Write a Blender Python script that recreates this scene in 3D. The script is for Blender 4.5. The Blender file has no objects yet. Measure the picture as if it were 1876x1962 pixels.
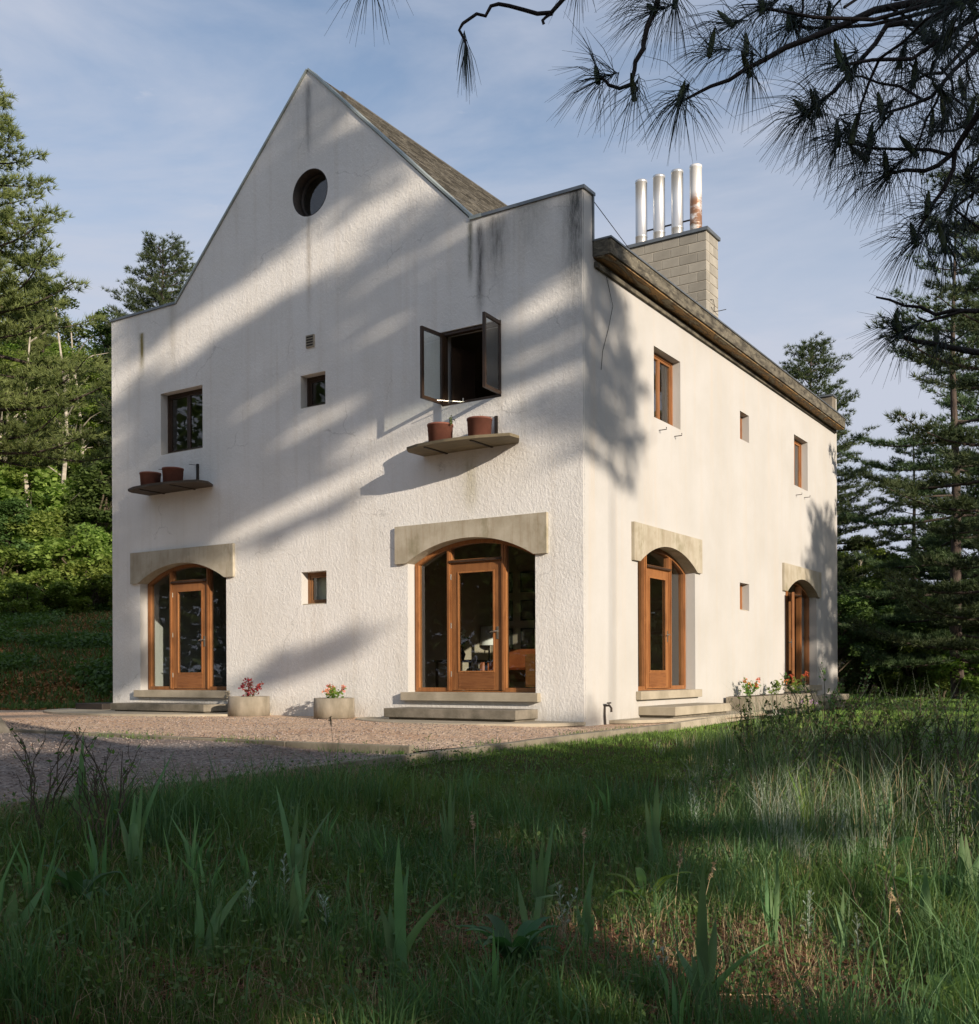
import bpy, bmesh, math, random
import numpy as np
from mathutils import Vector, Matrix
from mathutils.geometry import tessellate_polygon
R = math.radians
rng = np.random.default_rng(7)
random.seed(7)
sc = bpy.context.scene
col = sc.collection

# ------------------------------------------------------------------ camera, light, sky
HC = 0.80                                   # lens height above the foot of the house corner
cam_d = bpy.data.cameras.new('camera')
cam = bpy.data.objects.new('camera', cam_d); col.objects.link(cam)
cam_d.sensor_fit = 'HORIZONTAL'; cam_d.sensor_width = 36.0
cam_d.lens = 36.0 * 2037.0 / 1876.0
cam_d.shift_x = 0.0
cam_d.shift_y = (1291.0 - 981.0) / 1876.0
cam_d.clip_start = 0.05; cam_d.clip_end = 3000
cam.matrix_world = Matrix.Translation((0, 0, HC)) @ Matrix.Rotation(R(90), 4, 'X') @ Matrix.Rotation(R(-0.23), 4, 'Z')
sc.camera = cam

SUN_W = Vector((1.553, -2.20, 0.745)).normalized()      # towards the sun
sun_el = math.asin(SUN_W.z); sun_az = math.atan2(SUN_W.x, SUN_W.y)
sl = bpy.data.lights.new('sun', 'SUN'); sl.energy = 4.5; sl.angle = R(0.5); sl.color = (1.0, 0.86, 0.71)
so = bpy.data.objects.new('sun', sl); col.objects.link(so)
so.rotation_euler = SUN_W.to_track_quat('Z', 'Y').to_euler()

w = bpy.data.worlds.new('World'); sc.world = w; w.use_nodes = True
nt = w.node_tree; nt.nodes.clear()
def N(nt, t, **k):
    n = nt.nodes.new(t)
    for a, b in k.items():
        if a.startswith('i_'):
            key = a[2:].replace('_', ' ')
            n.inputs[int(key) if key.isdigit() else key].default_value = b
        else: setattr(n, a, b)
    return n
def L(nt, a, b): nt.links.new(a, b)
sky = N(nt, 'ShaderNodeTexSky', sky_type='NISHITA', sun_disc=False, sun_elevation=sun_el, sun_rotation=sun_az,
        air_density=1.0, dust_density=1.6, ozone_density=2.0)
tc = N(nt, 'ShaderNodeTexCoord')
mp = N(nt, 'ShaderNodeMapping'); mp.inputs['Scale'].default_value = (1.0, 1.4, 4.2); mp.inputs['Rotation'].default_value = (0.1, 0.25, 0.5)
L(nt, tc.outputs['Generated'], mp.inputs[0])
cn = N(nt, 'ShaderNodeTexNoise', i_Scale=1.7, i_Detail=7.0, i_Roughness=0.58, i_Distortion=0.6)
L(nt, mp.outputs[0], cn.inputs['Vector'])
cr = N(nt, 'ShaderNodeMapRange'); cr.inputs[1].default_value = 0.40; cr.inputs[2].default_value = 0.68; cr.inputs[3].default_value = 0.05; cr.inputs[4].default_value = 0.80
L(nt, cn.outputs[0], cr.inputs[0])
# small bright puffs
cn2 = N(nt, 'ShaderNodeTexNoise', i_Scale=7.0, i_Detail=6.0, i_Roughness=0.6)
L(nt, mp.outputs[0], cn2.inputs['Vector'])
cr2 = N(nt, 'ShaderNodeMapRange'); cr2.inputs[1].default_value = 0.66; cr2.inputs[2].default_value = 0.80; cr2.inputs[3].default_value = 0.0; cr2.inputs[4].default_value = 0.6
L(nt, cn2.outputs[0], cr2.inputs[0])
ad = N(nt, 'ShaderNodeMath', operation='ADD', use_clamp=True); L(nt, cr.outputs[0], ad.inputs[0]); L(nt, cr2.outputs[0], ad.inputs[1])
hs = N(nt, 'ShaderNodeHueSaturation', i_Saturation=0.96, i_Value=1.0)
L(nt, sky.outputs[0], hs.inputs['Color'])
sz = N(nt, 'ShaderNodeSeparateXYZ'); L(nt, tc.outputs['Generated'], sz.inputs[0])
hz_ = N(nt, 'ShaderNodeMapRange', interpolation_type='SMOOTHSTEP'); hz_.inputs[1].default_value = 0.62; hz_.inputs[2].default_value = 0.02; hz_.inputs[3].default_value = 0.0; hz_.inputs[4].default_value = 0.92
L(nt, sz.outputs[2], hz_.inputs[0])
ad2 = N(nt, 'ShaderNodeMath', operation='ADD', use_clamp=True); L(nt, ad.outputs[0], ad2.inputs[0]); L(nt, hz_.outputs[0], ad2.inputs[1]); ad = ad2
mx = N(nt, 'ShaderNodeMix', data_type='RGBA'); mx.inputs[7].default_value = (3.35, 3.6, 4.25, 1)
L(nt, ad.outputs[0], mx.inputs[0]); L(nt, hs.outputs[0], mx.inputs[6])
bg = N(nt, 'ShaderNodeBackground', i_Strength=0.122); wo = N(nt, 'ShaderNodeOutputWorld')
L(nt, mx.outputs[2], bg.inputs[0]); L(nt, bg.outputs[0], wo.inputs[0])
sc.view_settings.view_transform = 'Standard'; sc.view_settings.look = 'None'
sc.view_settings.exposure = 0.48; sc.view_settings.gamma = 1.0; sc.view_settings.use_curve_mapping = False
sc.cycles.use_denoising = True
sc.cycles.max_bounces = 7; sc.cycles.transparent_max_bounces = 16; sc.cycles.sample_clamp_indirect = 6.0

# ------------------------------------------------------------------ places
CORNER = Vector((1.437, 16.0, 0)); ANG = math.atan2(-0.5444, 0.8389)
CA, SA = math.cos(ANG), math.sin(ANG)
def to_world(x, y, z=0.0): return Vector((CORNER.x + x * CA - y * SA, CORNER.y + x * SA + y * CA, z))
def to_local(X, Y):
    dx, dy = X - CORNER.x, Y - CORNER.y
    return dx * CA + dy * SA, -dx * SA + dy * CA
def at(px, py, Y):                            # a spot seen at (px,py) of the 1876 px wide photograph, Y metres ahead
    return Vector(((px - 938.0) / 2037.0 * Y, Y, HC - (py - 1291.0) / 2037.0 * Y))
def sst(e0, e1, x):
    t = np.clip((x - e0) / (e1 - e0), 0, 1); return t * t * (3 - 2 * t)
def ground_h(X, Y):
    X = np.asarray(X, float); Y = np.asarray(Y, float)
    lx, ly = to_local(X, Y)
    s = lx - 0.98
    k = 1 - 0.9 * sst(-8, 3, ly)
    h = -0.065 - k * 0.14 * np.clip(s, 0, 6.8)
    court = s < 0
    hg = 0.055 + 0.0 * X - 0.055 * sst(-1.6, 0.2, lx)
    hg = np.where(ly < -5.45, hg - 0.035 - 0.014 * np.clip(-5.45 - ly, 0, 12), hg)
    h = np.where(court, hg - 0.02, h)
    bump = 0.03 * np.sin(X * 1.3 + 0.7 * Y) * np.sin(Y * 1.1 - 0.5 * X) + 0.02 * np.sin(X * 3.1) * np.sin(Y * 2.7 + 1)
    h = h + np.where(court, 0, bump * np.clip(s, 0, 1))
    # bank and wooded hill beyond the left end of the house
    d = Y - 0.25 * X
    left = 1 - sst(-6.0, 4.0, X - 0.12 * (Y - 30))
    bank = 0.155 * np.clip(Y - 24.0, 0, 24) + .35 * sst(24, 27, Y) + 0.27 * np.clip(Y - 46, 0, 60)
    h = h + left * bank + (1 - left) * 0.03 * np.clip(Y - 45, 0, 200)
    return h
def gh(x, y): return float(ground_h(x, y))

# ------------------------------------------------------------------ materials
def new_mat(name):
    m = bpy.data.materials.new(name); m.use_nodes = True; m.node_tree.nodes.clear(); return m, m.node_tree
def out(nt, sh):
    o = N(nt, 'ShaderNodeOutputMaterial'); L(nt, sh, o.inputs[0]); return o
def ramp(nt, src, stops):
    r = N(nt, 'ShaderNodeValToRGB'); e = r.color_ramp.elements
    while len(e) < len(stops): e.new(0.5)
    for i, (p, c) in enumerate(stops):
        e[i].position = p; e[i].color = (c[0], c[1], c[2], 1) if not isinstance(c, (int, float)) else (c, c, c, 1)
    L(nt, src, r.inputs[0]); return r.outputs[0]
def noise(nt, vec, scale, detail=4, rough=0.55, dist=0.0):
    n = N(nt, 'ShaderNodeTexNoise', i_Scale=scale, i_Detail=float(detail), i_Roughness=rough, i_Distortion=dist)
    if vec is not None: L(nt, vec, n.inputs['Vector'])
    return n.outputs[0]
def objco(nt, scale=(1, 1, 1)):
    t = N(nt, 'ShaderNodeTexCoord'); m = N(nt, 'ShaderNodeMapping'); m.inputs['Scale'].default_value = scale
    L(nt, t.outputs['Object'], m.inputs[0]); return m.outputs[0]
def math_(nt, op, a, b=None, clamp=False):
    n = N(nt, 'ShaderNodeMath', operation=op, use_clamp=clamp)
    for i, v in enumerate((a, b)):
        if v is None: continue
        if isinstance(v, (int, float)): n.inputs[i].default_value = v
        else: L(nt, v, n.inputs[i])
    return n.outputs[0]
def mixc(nt, f, a, b, mode='MIX'):
    n = N(nt, 'ShaderNodeMix', data_type='RGBA', blend_type=mode)
    for i, v in ((0, f), (6, a), (7, b)):
        if isinstance(v, (int, float)): n.inputs[i].default_value = v
        elif isinstance(v, tuple): n.inputs[i].default_value = (v[0], v[1], v[2], 1)
        else: L(nt, v, n.inputs[i])
    return n.outputs[2]
def bump(nt, h, strength, dist, prev=None):
    b = N(nt, 'ShaderNodeBump', i_Strength=strength, i_Distance=dist); L(nt, h, b.inputs['Height'])
    if prev is not None: L(nt, prev, b.inputs['Normal'])
    return b.outputs[0]
def pbsdf(nt, colr, rough=0.7, normal=None, metal=0.0, spec=0.5):
    p = N(nt, 'ShaderNodeBsdfPrincipled')
    p.inputs['Roughness'].default_value = rough if isinstance(rough, (int, float)) else 0.5
    if not isinstance(rough, (int, float)): L(nt, rough, p.inputs['Roughness'])
    p.inputs['Metallic'].default_value = metal; p.inputs['Specular IOR Level'].default_value = spec
    if isinstance(colr, tuple): p.inputs['Base Color'].default_value = (colr[0], colr[1], colr[2], 1)
    else: L(nt, colr, p.inputs['Base Color'])
    if normal is not None: L(nt, normal, p.inputs['Normal'])
    return p.outputs[0]
def simple(name, a, b, scale=3.0, rough=0.7, bstr=0.3, bdist=0.01, bscale=30.0, metal=0.0, stretch=(1, 1, 1), spec=0.4):
    m, nt = new_mat(name); c = objco(nt, stretch)
    f = ramp(nt, noise(nt, c, scale, 5, 0.6), [(0.3, 0.0), (0.7, 1.0)])
    cc = mixc(nt, f, a, b)
    nb = bump(nt, noise(nt, c, bscale, 4, 0.6), bstr, bdist)
    out(nt, pbsdf(nt, cc, rough, nb, metal, spec)); return m

def stucco(name, smooth):
    m, nt = new_mat(name); c = objco(nt)
    sep = N(nt, 'ShaderNodeSeparateXYZ'); L(nt, c, sep.inputs[0]); X, Y, Z = sep.outputs
    ca, cb = ((0.485, 0.478, 0.455), (0.44, 0.43, 0.40)) if smooth else ((0.785, 0.775, 0.74), (0.705, 0.69, 0.645))  # smooth variant: same stucco, colour darkened to offset strong sun on the side wall
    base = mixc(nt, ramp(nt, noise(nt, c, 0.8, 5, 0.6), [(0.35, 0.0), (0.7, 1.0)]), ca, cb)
    # faint rain streaks running down from the top
    cs = objco(nt, (5.0, 5.0, 0.22))
    st = ramp(nt, noise(nt, cs, 1.0, 5, 0.65), [(0.5, 0.0), (0.75, 1.0)])
    base = mixc(nt, math_(nt, 'MULTIPLY', st, 0.22), base, (0.48, 0.40, 0.29))
    def gauss(v, c0, wd):
        d = math_(nt, 'DIVIDE', math_(nt, 'SUBTRACT', v, c0), wd)
        return math_(nt, 'POWER', 2.718, math_(nt, 'MULTIPLY', math_(nt, 'MULTIPLY', d, d), -1.0))
    def above(z0, z1):
        r = N(nt, 'ShaderNodeMapRange', interpolation_type='SMOOTHSTEP'); r.inputs[1].default_value = z0; r.inputs[2].default_value = z1
        L(nt, Z, r.inputs[0]); return r.outputs[0]
    fine = ramp(nt, noise(nt, objco(nt, (8, 8, 1.6)), 1.6, 8, 0.75), [(0.30, 0.0), (0.72, 1.0)])
    if not smooth:
        def stain(x0, wd, za, zb, zc, zd, amt, colr, base):
            mk = math_(nt, 'MULTIPLY', gauss(X, x0, wd), math_(nt, 'MULTIPLY', above(za, zb), math_(nt, 'SUBTRACT', 1.0, above(zc, zd))))
            mk = math_(nt, 'MULTIPLY', mk, math_(nt, 'ADD', math_(nt, 'MULTIPLY', fine, 0.75), 0.25))
            return mixc(nt, math_(nt, 'MULTIPLY', mk, amt, True), base, colr)
        base = stain(-1.86, 0.07, 6.2, 7.2, 7.9, 8.1, 1.5, (0.16, 0.155, 0.15), base)
        base = stain(-1.55, 0.22, 6.5, 7.9, 8.0, 8.15, 1.3, (0.24, 0.235, 0.22), base)
        base = stain(-2.05, 0.05, 6.9, 7.6, 8.0, 8.15, 1.5, (0.2, 0.2, 0.17), base)
        base = stain(-0.95, 0.35, 6.9, 8.2, 8.05, 8.2, 0.9, (0.3, 0.3, 0.27), base)
        base = stain(-0.12, 0.22, 5.2, 8.3, 8.3, 8.4, 1.5, (0.11, 0.115, 0.11), base)
        base = stain(-10.05, 0.06, 6.7, 7.4, 7.68, 7.74, 1.7, (0.22, 0.18, 0.06), base)
        base = stain(-9.15, 0.12, 6.2, 7.9, 8.0, 8.2, 0.5, (0.32, 0.29, 0.22), base)
        base = stain(-5.53, 0.06, 6.6, 8.3, 8.95, 9.05, 0.9, (0.38, 0.34, 0.28), base)
        base = stain(-5.53, 0.07, 9.9, 10.6, 11.3, 11.5, 1.3, (0.25, 0.25, 0.25), base)
        base = stain(-2.07, 0.14, 3.3, 3.7, 4.1, 4.45, 0.8, (0.36, 0.33, 0.19), base)
        base = stain(-5.5, 1.1, 9.2, 10.6, 11.4, 11.6, 0.35, (0.42, 0.42, 0.4), base)
        crk = N(nt, 'ShaderNodeTexVoronoi', feature='DISTANCE_TO_EDGE', i_Scale=0.55)
        dv = N(nt, 'ShaderNodeVectorMath', operation='ADD'); L(nt, c, dv.inputs[0])
        nn = N(nt, 'ShaderNodeTexNoise', i_Scale=3.0, i_Detail=6.0); L(nt, c, nn.inputs['Vector'])
        sc_ = N(nt, 'ShaderNodeVectorMath', operation='SCALE'); sc_.inputs['Scale'].default_value = 0.5; L(nt, nn.outputs[1], sc_.inputs[0]); L(nt, sc_.outputs[0], dv.inputs[1])
        L(nt, dv.outputs[0], crk.inputs['Vector'])
        ck = ramp(nt, crk.outputs[0], [(0.0, 1.0), (0.006, 0.0)])
        ck = math_(nt, 'MULTIPLY', ck, ramp(nt, noise(nt, c, 0.9, 2), [(0.52, 0.0), (0.6, 1.0)]))
        base = mixc(nt, math_(nt, 'MULTIPLY', ck, 0.35), base, (0.2, 0.19, 0.17))
    else:
        # rusty and dark runs on the side wall under the eave
        cy = objco(nt, (0.1, 3.2, 0.10))
        run = ramp(nt, noise(nt, cy, 1.4, 5, 0.6), [(0.54, 0.0), (0.7, 1.0)])
        base = mixc(nt, math_(nt, 'MULTIPLY', run, 0.15), base, (0.55, 0.42, 0.27))
    # splash dirt at the foot
    low = math_(nt, 'MULTIPLY', math_(nt, 'SUBTRACT', 1.0, above(0.0, 0.55)), math_(nt, 'ADD', math_(nt, 'MULTIPLY', fine, 0.8), 0.15))
    base = mixc(nt, math_(nt, 'MULTIPLY', low, 0.55), base, (0.30, 0.27, 0.22))
    bf = 0.5 if smooth else 1.0
    n1 = noise(nt, objco(nt, (1, 1, 0.6)), 26.0, 5, 0.65, 0.4)
    n1 = ramp(nt, n1, [(0.42, 0.0), (0.62, 1.0)])
    tr_ = noise(nt, objco(nt, (1.0, 1.0, 1.0)), 5.5, 4, 0.55, 1.6)
    b1 = bump(nt, n1, 0.36 * bf, 0.009 * bf, bump(nt, tr_, 0.38 * bf, 0.017 * bf))
    b2 = bump(nt, noise(nt, c, 55.0, 5, 0.65), 0.45 * bf, 0.007 * bf, b1)
    b3 = bump(nt, noise(nt, c, 1.2, 3, 0.5), 0.25, 0.04 if not smooth else 0.015, b2)
    out(nt, pbsdf(nt, base, 0.9, b3, 0, 0.2)); return m

def foliage(name, dark, light, trans=0.3, scale=0.6, rough=0.6, spec=0.25):
    m, nt = new_mat(name); t = N(nt, 'ShaderNodeTexCoord')
    g = N(nt, 'ShaderNodeNewGeometry')
    f1 = ramp(nt, noise(nt, t.outputs['Object'], scale, 3, 0.6), [(0.35, 0.0), (0.65, 1.0)])
    f = math_(nt, 'ADD', math_(nt, 'MULTIPLY', f1, 0.4), math_(nt, 'MULTIPLY', math_(nt, 'POWER', g.outputs['Random Per Island'], 1.5), 0.75))
    oi = N(nt, 'ShaderNodeObjectInfo')
    cc = mixc(nt, f, dark, light)
    hv = N(nt, 'ShaderNodeHueSaturation'); L(nt, cc, hv.inputs['Color'])
    L(nt, math_(nt, 'ADD', math_(nt, 'MULTIPLY', oi.outputs['Random'], 0.04), 0.48), hv.inputs['Hue'])
    L(nt, math_(nt, 'ADD', math_(nt, 'MULTIPLY', oi.outputs['Random'], 0.35), 0.82), hv.inputs['Value'])
    p = pbsdf(nt, hv.outputs[0], rough, None, 0, spec)
    tr = N(nt, 'ShaderNodeBsdfTranslucent'); L(nt, mixc(nt, 1.0, hv.outputs[0], (1.3, 1.5, 0.7), 'MULTIPLY'), tr.inputs[0])
    ms = N(nt, 'ShaderNodeMixShader', i_0=trans); L(nt, p, ms.inputs[1]); L(nt, tr.outputs[0], ms.inputs[2])
    out(nt, ms.outputs[0]); return m

def wood(name, a, b, rough=0.45, stretch=(14, 14, 1.0)):
    m, nt = new_mat(name); c = objco(nt, stretch)
    f = ramp(nt, noise(nt, c, 1.6, 6, 0.65, 1.2), [(0.3, 0.0), (0.7, 1.0)])
    oi = N(nt, 'ShaderNodeObjectInfo')
    cc = mixc(nt, f, a, b)
    cc = mixc(nt, math_(nt, 'MULTIPLY', ramp(nt, noise(nt, objco(nt), 1.5, 4, 0.6), [(0.5, 0.0), (0.72, 1.0)]), 0.5), cc, tuple(0.45 * v for v in a))
    hv = N(nt, 'ShaderNodeHueSaturation'); L(nt, cc, hv.inputs['Color'])
    L(nt, math_(nt, 'ADD', math_(nt, 'MULTIPLY', oi.outputs['Random'], 0.3), 0.85), hv.inputs['Value'])
    out(nt, pbsdf(nt, hv.outputs[0], rough, bump(nt, f, 0.25, 0.003), 0, 0.4)); return m

M = {}
M['stucco'] = stucco('rough_stucco', False); M['stucco_sun_dimmed'] = stucco('smooth_stucco_sun_dimmed', True)
M['concrete'] = simple('concrete', (0.42, 0.37, 0.28), (0.27, 0.235, 0.17), 2.5, 0.85, 0.4, 0.006, 60)
M['concrete_dark'] = simple('mossy_concrete', (0.24, 0.21, 0.165), (0.10, 0.09, 0.065), 4, 0.9, 0.5, 0.01, 45)
def lintel_mat():
    m, nt = new_mat('cast_lintel'); c = objco(nt)
    sep = N(nt, 'ShaderNodeSeparateXYZ'); L(nt, c, sep.inputs[0])
    b = mixc(nt, ramp(nt, noise(nt, c, 2.2, 5, 0.6), [(0.35, 0.0), (0.65, 1.0)]), (0.46, 0.42, 0.33), (0.34, 0.30, 0.22))
    v = ramp(nt, noise(nt, objco(nt, (16, 16, 1.2)), 1.0, 5, 0.7), [(0.5, 0.0), (0.72, 1.0)])
    b = mixc(nt, math_(nt, 'MULTIPLY', v, 0.45), b, (0.24, 0.17, 0.10))
    g = ramp(nt, noise(nt, objco(nt, (2.4, 2.4, 1.4)), 1.0, 4, 0.7), [(0.55, 0.0), (0.72, 1.0)])
    b = mixc(nt, math_(nt, 'MULTIPLY', g, 0.6), b, (0.15, 0.135, 0.06))
    out(nt, pbsdf(nt, b, 0.85, bump(nt, noise(nt, c, 50, 5, 0.7), 0.35, 0.006), 0, 0.3)); return m
M['lintel'] = lintel_mat()
M['planter'] = simple('planter_concrete', (0.34, 0.30, 0.235), (0.19, 0.165, 0.12), 5, 0.9, 0.5, 0.006, 70, stretch=(1, 1, 0.4))
M['block'] = simple('concrete_block', (0.345, 0.325, 0.275), (0.27, 0.253, 0.212), 3, 0.9, 0.6, 0.006, 90)
M['mortar'] = simple('mortar', (0.50, 0.46, 0.38), (0.42, 0.38, 0.31), 6, 0.95, 0.4, 0.004, 80)
M['flashing'] = simple('grey_flashing', (0.22, 0.24, 0.25), (0.15, 0.165, 0.175), 4, 0.45, 0.15, 0.004, 20, metal=0.6)
M['pale_flashing'] = simple('pale_verdigris_flashing', (0.38, 0.42, 0.39), (0.28, 0.32, 0.30), 3, 0.5, 0.15, 0.004, 20, metal=0.3)
M['steel'] = simple('galvanised_flue', (0.74, 0.74, 0.72), (0.66, 0.66, 0.65), 3, 0.36, 0.12, 0.006, 8, metal=0.7, stretch=(1, 1, 0.5))
def rusty():
    m, nt = new_mat('rusty_flue'); c = objco(nt)
    sep = N(nt, 'ShaderNodeSeparateXYZ'); L(nt, c, sep.inputs[0])
    r = N(nt, 'ShaderNodeMapRange', interpolation_type='SMOOTHSTEP'); r.inputs[1].default_value = 0.98; r.inputs[2].default_value = 0.72; L(nt, sep.outputs[2], r.inputs[0])
    f = math_(nt, 'MULTIPLY', r.outputs[0], ramp(nt, noise(nt, objco(nt, (1, 1, 1.6)), 4.2, 5, 0.6), [(0.36, 0.0), (0.52, 1.0)]), True)
    b = mixc(nt, f, (0.78, 0.77, 0.74), (0.27, 0.14, 0.075))
    p = pbsdf(nt, b, 0.42, bump(nt, noise(nt, c, 30, 4), 0.2, 0.004), 0.3); out(nt, p); return m
M['rusty'] = rusty()
M['shingle'] = simple('weathered_shingle', (0.165, 0.155, 0.13), (0.075, 0.071, 0.062), 5, 0.95, 0.8, 0.012, 40)
def vary(mat, amt):
    nt = mat.node_tree; p = [n for n in nt.nodes if n.type == 'BSDF_PRINCIPLED'][0]
    src = p.inputs['Base Color'].links[0].from_socket
    g = N(nt, 'ShaderNodeNewGeometry'); oi = N(nt, 'ShaderNodeObjectInfo')
    rv = math_(nt, 'FRACT', math_(nt, 'ADD', g.outputs['Random Per Island'], oi.outputs['Random']))
    hv = N(nt, 'ShaderNodeHueSaturation'); L(nt, src, hv.inputs['Color'])
    L(nt, math_(nt, 'ADD', math_(nt, 'MULTIPLY', rv, amt), 1 - amt / 2), hv.inputs['Value'])
    L(nt, hv.outputs[0], p.inputs['Base Color'])
vary(M['shingle'], 0.9); vary(M['block'], 0.28)
def oldboard():
    m, nt = new_mat('weathered_fascia'); c = objco(nt, (1, 1, 3))
    a = mixc(nt, ramp(nt, noise(nt, c, 3, 6, 0.65), [(0.4, 0.0), (0.6, 1.0)]), (0.055, 0.05, 0.04), (0.16, 0.145, 0.11))
    a = mixc(nt, math_(nt, 'MULTIPLY', ramp(nt, noise(nt, c, 6.5, 5, 0.75, 1.0), [(0.56, 0.0), (0.66, 1.0)]), 0.75), a, (0.30, 0.275, 0.2))
    out(nt, pbsdf(nt, a, 0.9, bump(nt, noise(nt, c, 25, 5, 0.7), 0.5, 0.01), 0, 0.2)); return m
M['fascia'] = oldboard()
def soff():
    m, nt = new_mat('stained_soffit'); c = objco(nt, (2.5, 0.7, 1))
    f = ramp(nt, noise(nt, c, 2.0, 5, 0.65, 1.2), [(0.36, (0.20, 0.15, 0.085)), (0.46, (0.34, 0.20, 0.075)), (0.52, (0.10, 0.065, 0.035)), (0.60, (0.26, 0.225, 0.15)), (0.72, (0.12, 0.10, 0.07))])
    out(nt, pbsdf(nt, f, 0.8, bump(nt, noise(nt, c, 20, 5), 0.4, 0.008), 0, 0.3)); return m
M['soffit'] = soff()
M['door_wood'] = wood('oiled_door_wood', (0.20, 0.078, 0.027), (0.35, 0.155, 0.055), 0.42)
M['door_wood_h'] = wood('oiled_door_wood_across', (0.17, 0.065, 0.024), (0.27, 0.115, 0.042), 0.42, (1.5, 1.5, 16))
M['dark_wood'] = wood('dark_window_wood', (0.028, 0.017, 0.011), (0.065, 0.036, 0.02), 0.45)
M['win_wood'] = wood('window_wood', (0.15, 0.07, 0.028), (0.27, 0.13, 0.05), 0.45)
M['shelf_wood'] = wood('shelf_wood', (0.115, 0.095, 0.06), (0.20, 0.165, 0.10), 0.75, (1.2, 12, 12))
M['shelf_dark'] = wood('dark_shelf_wood', (0.045, 0.035, 0.025), (0.09, 0.07, 0.05), 0.75, (1.2, 12, 12))
M['edge_wood'] = simple('old_timber', (0.27, 0.24, 0.175), (0.14, 0.122, 0.088), 3, 0.9, 0.5, 0.01, 30)
M['iron'] = simple('black_iron', (0.03, 0.028, 0.026), (0.06, 0.045, 0.035), 12, 0.6, 0.3, 0.003, 60, metal=0.5)
M['brass'] = simple('lever_metal', (0.6, 0.56, 0.48), (0.5, 0.46, 0.38), 8, 0.3, 0.05, 0.002, 40, metal=0.9)
M['terracotta'] = simple('terracotta', (0.23, 0.09, 0.058), (0.165, 0.06, 0.04), 6, 0.8, 0.3, 0.003, 60)
M['soil'] = simple('soil', (0.05, 0.035, 0.022), (0.09, 0.06, 0.04), 20, 1.0, 0.8, 0.01, 60)
M['bark'] = simple('pine_bark', (0.10, 0.075, 0.06), (0.04, 0.03, 0.025), 8, 0.95, 1.0, 0.03, 14, stretch=(1, 1, 0.35))
M['birch'] = simple('pale_bark', (0.50, 0.46, 0.38), (0.24, 0.21, 0.16), 4, 0.9, 0.6, 0.02, 12, stretch=(1, 1, 1.8))
M['twig'] = simple('dark_twig', (0.035, 0.026, 0.024), (0.02, 0.016, 0.015), 30, 0.9, 0.8, 0.004, 120)
M['dry'] = simple('dry_stalk', (0.10, 0.078, 0.048), (0.05, 0.04, 0.026), 20, 0.9, 0.2, 0.002, 80)
M['straw'] = simple('straw', (0.42, 0.33, 0.19), (0.30, 0.22, 0.12), 8, 0.9, 0.1, 0.002, 80)
M['needle'] = foliage('near_needles', (0.012, 0.024, 0.022), (0.026, 0.045, 0.03), 0.05, 3.0, 0.5, 0.4)
M['bud'] = foliage('pine_candle', (0.05, 0.075, 0.03), (0.10, 0.12, 0.055), 0.1, 8.0)
M['pine'] = foliage('pine_needles', (0.075, 0.10, 0.034), (0.22, 0.245, 0.08), 0.22, 0.8)
M['pine_dark'] = foliage('dark_pine_needles', (0.034, 0.062, 0.028), (0.105, 0.145, 0.060), 0.18, 0.8)
M['leaf'] = foliage('fresh_leaves', (0.10, 0.165, 0.035), (0.27, 0.36, 0.08), 0.38, 0.7)
M['leaf_dark'] = foliage('dull_leaves', (0.052, 0.09, 0.026), (0.13, 0.185, 0.052), 0.3, 0.7)
M['leaf_bright'] = foliage('bright_shrub_leaves', (0.12, 0.18, 0.04), (0.32, 0.39, 0.10), 0.42, 0.9)
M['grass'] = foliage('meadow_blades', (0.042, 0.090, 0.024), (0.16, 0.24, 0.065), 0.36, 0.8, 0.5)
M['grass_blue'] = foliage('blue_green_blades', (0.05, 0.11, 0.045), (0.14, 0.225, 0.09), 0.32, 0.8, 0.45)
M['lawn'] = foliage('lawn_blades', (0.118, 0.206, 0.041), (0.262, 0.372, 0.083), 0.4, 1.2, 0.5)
M['iris'] = foliage('iris_leaf', (0.08, 0.16, 0.065), (0.18, 0.29, 0.12), 0.34, 4.0, 0.55, 0.25)
M['silver'] = foliage('silver_leaf', (0.26, 0.32, 0.25), (0.46, 0.52, 0.42), 0.2, 5.0, 0.8, 0.1)
M['broad'] = foliage('broad_leaf', (0.035, 0.085, 0.035), (0.08, 0.165, 0.065), 0.3, 5.0, 0.55, 0.25)
M['fern'] = foliage('fern_leaf', (0.081, 0.176, 0.047), (0.149, 0.270, 0.068), 0.38, 5.0)
M['litter'] = foliage('needle_litter', (0.20, 0.085, 0.036), (0.46, 0.25, 0.12), 0.05, 3.0, 0.9, 0.1)
M['cone'] = simple('cone_scales', (0.055, 0.035, 0.025), (0.12, 0.08, 0.055), 30, 0.9, 0.3, 0.003, 80)
M['red_leaf'] = foliage('red_leaf', (0.16, 0.02, 0.03), (0.42, 0.06, 0.07), 0.3, 8.0)
M['pink'] = foliage('pink_petals', (0.6, 0.22, 0.16), (0.8, 0.42, 0.34), 0.3, 8.0)
M['orange'] = foliage('orange_petals', (0.65, 0.13, 0.06), (0.8, 0.25, 0.12), 0.3, 8.0)
M['violet'] = foliage('violet_petals', (0.4, 0.2, 0.5), (0.6, 0.35, 0.65), 0.3, 8.0)
M['white_petal'] = foliage('white_petals', (0.7, 0.68, 0.6), (0.8, 0.78, 0.72), 0.2, 8.0)
M['room_wall'] = simple('room_plaster', (0.40, 0.34, 0.26), (0.34, 0.29, 0.22), 1, 0.9, 0.05, 0.004, 30)
M['room_floor'] = wood('room_floor_boards', (0.16, 0.08, 0.035), (0.24, 0.13, 0.06), 0.4, (1, 12, 12))
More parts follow.
